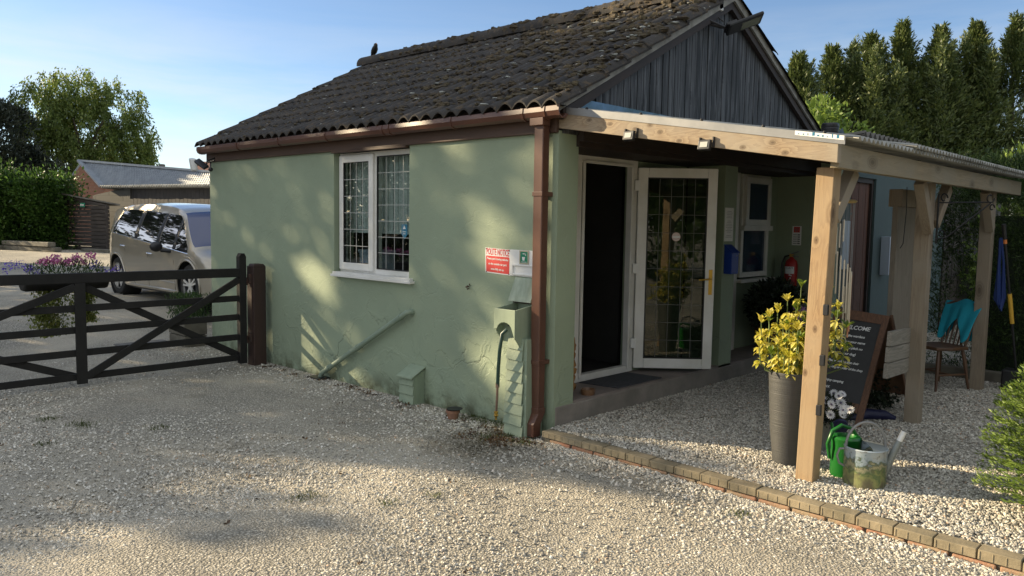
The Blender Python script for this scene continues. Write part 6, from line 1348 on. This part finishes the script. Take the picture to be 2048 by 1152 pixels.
for j in range(nr_):
    for s_2 in (0, 1):
        t = (j+s_2)/nr_
        for i in range(ncz*4+1):
            u = i/(ncz*4); p = (e0*(1-u)+e1_*u)*(1-t)+(r0*(1-u)+r1*u)*t; V.append((p[0], p[1], p[2]+.05+.055*math.sin(2*math.pi*i/4+.5)+(.07 if s_2 == 0 else 0)))
w_ = ncz*4+1
for j in range(nr_):
    for i in range(w_-1): a = j*2*w_+i; F.append((a, a+1, a+w_+1, a+w_))
    if j < nr_-1:
        for i in range(w_-1): a = (j*2+1)*w_+i; F.append((a, a+1, a+w_+1, a+w_))
put('roof', npmesh('roof', V, F, ORG[ba.name]), 'barngrey', ba)
put('rear_roof', MB().prism([Vector(r0), Vector(r1), Vector(r1+(r1-e1_)*np.array([1, 1, -1])), Vector(e0b)], (0, 0, .06)), 'barngrey', ba)
put('verge_trim', MB().bar(e0+np.array([-.08, -.1, .08]), r0+np.array([-.08, -.1, .08]), .30, .10), 'barngrey', ba); put('ridge_cap', MB().bar(r0+np.array([0, 0, .10]), r1+np.array([0, 0, .10]), .32, .10), 'barngrey', ba)
q = dpt(324, 334, 50); simple('chimney_pot', MB().lathe([(.14, -1.5), (.14, 0), (.19, .05), (.19, .15), (.12, .18), (0, .18)], tuple(q), 12), 'sheetdark', 'small dark chimney pot showing above the barn ridge', 'chimney pot', tuple(q))
hs_ = thing('distant_house', 'distant house with red tiled roof showing over the barn beside the green wall', 'house', tuple(dpt(410, 440, 75)*np.array([1, 1, 0])+np.array([0, 0, .3])))
a, b, c, d2_ = dpt(392, 322, 75), dpt(520, 330, 72), dpt(380, 352, 72), dpt(520, 362, 69)
put('roof', MB().prism([Vector(c), Vector(d2_), Vector(b), Vector(a)], (0, 0, -.2)), 'redroof', hs_); lft = a+(a-c)*np.array([1.0, 1.0, -1]); put('wall', MB().prism([Vector((c[0]+.3, c[1]+.3, .2)), Vector((lft[0], lft[1], .2)), Vector((lft[0], lft[1], c[2]-.2)), Vector((a[0], a[1], a[2]-.3)), Vector((c[0]+.3, c[1]+.3, c[2]-.3))], Vector((b-a)*.98)), 'brick', hs_)
put('chimney', MB().box((a[0]+1.6, a[1]-1, a[2]-1), (a[0]+2.3, a[1]-.3, a[2]-.1)), 'brick', hs_)

# ------------------------------------------------------------------ trees out of view to the left that shade the yard
def shade_trees():
    rg = np.random.default_rng(61); sv_ = np.array([SDX, SDY, 0]); wv_ = np.array([.885, .466, 0])
    def wpx(px, py, rad):   # a sunlit patch on the long wall: centre (y,z) and radius
        d = _f+_R*(px-1024)/FPX-_U*(py-576)/FPX; t = -CP[0]/d[0]; p = CP+d*t; return (p[1], p[2], rad)
    holes = [wpx(*q) for q in ((590, 385, .14), (545, 350, .10), (905, 300, .20), (1000, 485, .21), (985, 535, .16), (1035, 350, .13), (950, 395, .10), (690, 640, .12), (645, 565, .2), (600, 540, .13), (700, 330, .09), (620, 470, .08), (1015, 740, .30), (1020, 655, .16), (1075, 800, .16), (1075, 720, .12), (830, 560, .08), (480, 600, .10), (455, 560, .07), (930, 700, .08), (770, 300, .12))]
    groups = {}
    n = 150000
    W_ = rg.uniform(-9.5, 12, n); Zz = rg.uniform(.3, 15, n); Sd = rg.uniform(22.6, 25.4, n)
    top_ = np.where(W_ < -1.1, 8.25+.25*np.sin(W_*2.2)+.18*np.sin(W_*5.1+1), np.where(W_ < .03, 9.45+.1*np.sin(W_*9), 13.2+.5*np.sin(W_*1.9)))
    top_ = np.where(W_ > 5.2, 10.2+.8*np.sin(W_*2.3), top_)
    keep = Zz < top_
    # rays through each leaf onto the long wall x=0
    px = sv_[0]*Sd+wv_[0]*W_; py = sv_[1]*Sd+wv_[1]*W_; tt = px/SDX; yw = py-SDY*tt; zw = Zz-TAN*tt
    onwall = (yw > -.3) & (yw < 6.4) & (zw > -.2) & (zw < 2.7)
    for (hy_, hz_, r_) in holes: keep &= ~(onwall & (((yw-hy_)/(r_*1.5))**2+((zw-hz_)/(r_*1.35))**2 < 1))
    # the gap through which the gate throws its shadow
    keep &= ~(onwall & (yw > 2.45) & (yw < 4.25) & (zw < .15+(yw-2.3)*.40) & (zw > -.05+(yw-3.5)*.1) & (rg.uniform(size=n) > .22))
    # broken light on the car and yard beyond
    yard = (W_ > 5.4) & (Zz > 4.2); keep &= ~(yard & (np.sin(W_*3.3+Zz*1.7)+np.sin(W_*1.9-Zz*2.9+2)+np.sin(Zz*4.3) > .15))
    yd2 = (W_ > 0.2) & (Zz < 6.3) & (Zz > 3.0); keep &= ~(yd2 & (np.abs(np.sin(Zz*2.6+.4*np.sin(W_))) > .965))
    idx = np.where(keep)[0]
    cents = [-7.8, -4.2, -.9, 2.2, 5.6, 9.2]
    for k, cw in enumerate(cents):
        lo = -99 if k == 0 else (cents[k-1]+cw)/2; hi = 99 if k == 5 else (cents[k+1]+cw)/2
        ii = idx[(W_[idx] >= lo) & (W_[idx] < hi)]; bx2, by2 = sv_[0]*24+wv_[0]*cw, sv_[1]*24+wv_[1]*cw
        t = thing('boundary_tree', ('first', 'second', 'third', 'fourth', 'fifth', 'last')[k]+' tree in the boundary row left of the yard, counted from the viewer', 'tree', (bx2, by2, .3), 'boundary trees left of the yard')
        put('trunk', MB().tube([(bx2, by2, 0), (bx2+.1, by2, 4), (bx2, by2, 8)], [.3, .22, .08], 8), 'bark', t)
        V, F = leaves(np.stack([px[ii], py[ii], Zz[ii]], 1), .21, .8, None, 1, rg); leafobj('crown', V, F, 'l_blk', t)
shade_trees()
bush('background_hedge', 'tall green hedge behind the viewer reflected in the door glass, outside the picture', (-11.5, -13.5, 1.6), (5.5, 2.5, 1.9), 9000, .22, .5, 'l_hr', 'hedge', 60, 14)
bush('added_shade_hedge', 'unseen green hedge added along the right side of the yard to darken the porch', (3.6, -7.4, 2.4), (4.8, 1.1, 2.9), 16000, .22, .5, 'l_hr', 'hedge', 60, 15)  # unseen hedge, added to cut sky light reaching the porch side
bush('added_barn_shade_tree', 'tall dense tree added out of view left of the barn to shade its roof', (4.0, 52.5, 7.2), (3.2, 3.4, 6.9), 40000, .36, .8, 'l_blk', 'tree', 90, 17)  # added out of view to keep direct sun off the barn roof
bush('added_far_shade_tree', 'very tall dense tree added beyond the left edge of the picture to shade the barn', (2.6, 58.2, 8.2), (4.0, 3.2, 7.8), 44000, .36, .8, 'l_blk', 'tree', 110, 18)  # second unseen blocker, added to extend the shade across the barn
bush('rear_tree', 'broad green tree behind the viewer, outside the picture', (-8, -15.5, 4.2), (3.5, 2.5, 3.0), 8000, .28, .5, 'l_hr', 'tree', 50, 16)
# ------------------------------------------------------------------ small stuff on the ground
def tufts(name, label, spots, n, size, m, cat):
    rg = np.random.default_rng(71); Pl = []
    for (x, y, z, r) in spots: k = int(n*r*r); a = rg.normal(0, r*.5, (k, 2)); Pl.append(np.stack([x+a[:, 0], y+a[:, 1], np.full(k, z)], 1))
    Pp = np.concatenate(Pl); V, F = leaves(Pp, size, .18 if m == 'grass' else .6, np.array([0, 0, 1.4]) if m == 'grass' else np.array([0, 0, .15]), .6, rg); o = leafobj(name, V, F, m, None, (0, 0, 0)); tag(o, label, cat, kind='stuff')
tufts('grass_tufts', 'small moss and grass tufts at the foot of the green wall and in the drive', [(-.05, y, 0, .10) for y in np.linspace(.3, .95, 7)]+[(-.25, .25, .0, .14), (-.4, .35, 0, .12), (-.3, .05, 0, .1), (-2.2, .15, 0, .10), (-1.9, -.3, 0, .08), (-2.6, 2.9, 0, .14), (-2.2, 2.4, 0, .10), (-2.75, 3.3, 0, .10), (-3.0, 2.5, 0, .08), (-1.6, -.4, 0, .06), (-.5, -1.9, 0, .08), (3.9, -2.6, .09, .10), (3.0, -2.5, .09, .08)], 9000, .028, 'grass', 'grass')
rg = np.random.default_rng(72)
lsp = [(-.1-abs(rg.normal(0, .12)), rg.uniform(.4, 4.4), .008, .05) for _ in range(26)]+[(-.35+rg.normal(0, .1), .25+rg.normal(0, .2), .008, .09) for _ in range(10)]+[(rg.uniform(-3.4, -.3), rg.uniform(-1.8, 3.5), .008, .03) for _ in range(16)]
tufts('leaf_litter', 'brown fallen leaves and debris gathered along the foot of the green wall', lsp, 5200, .026, 'litter', 'fallen leaves')
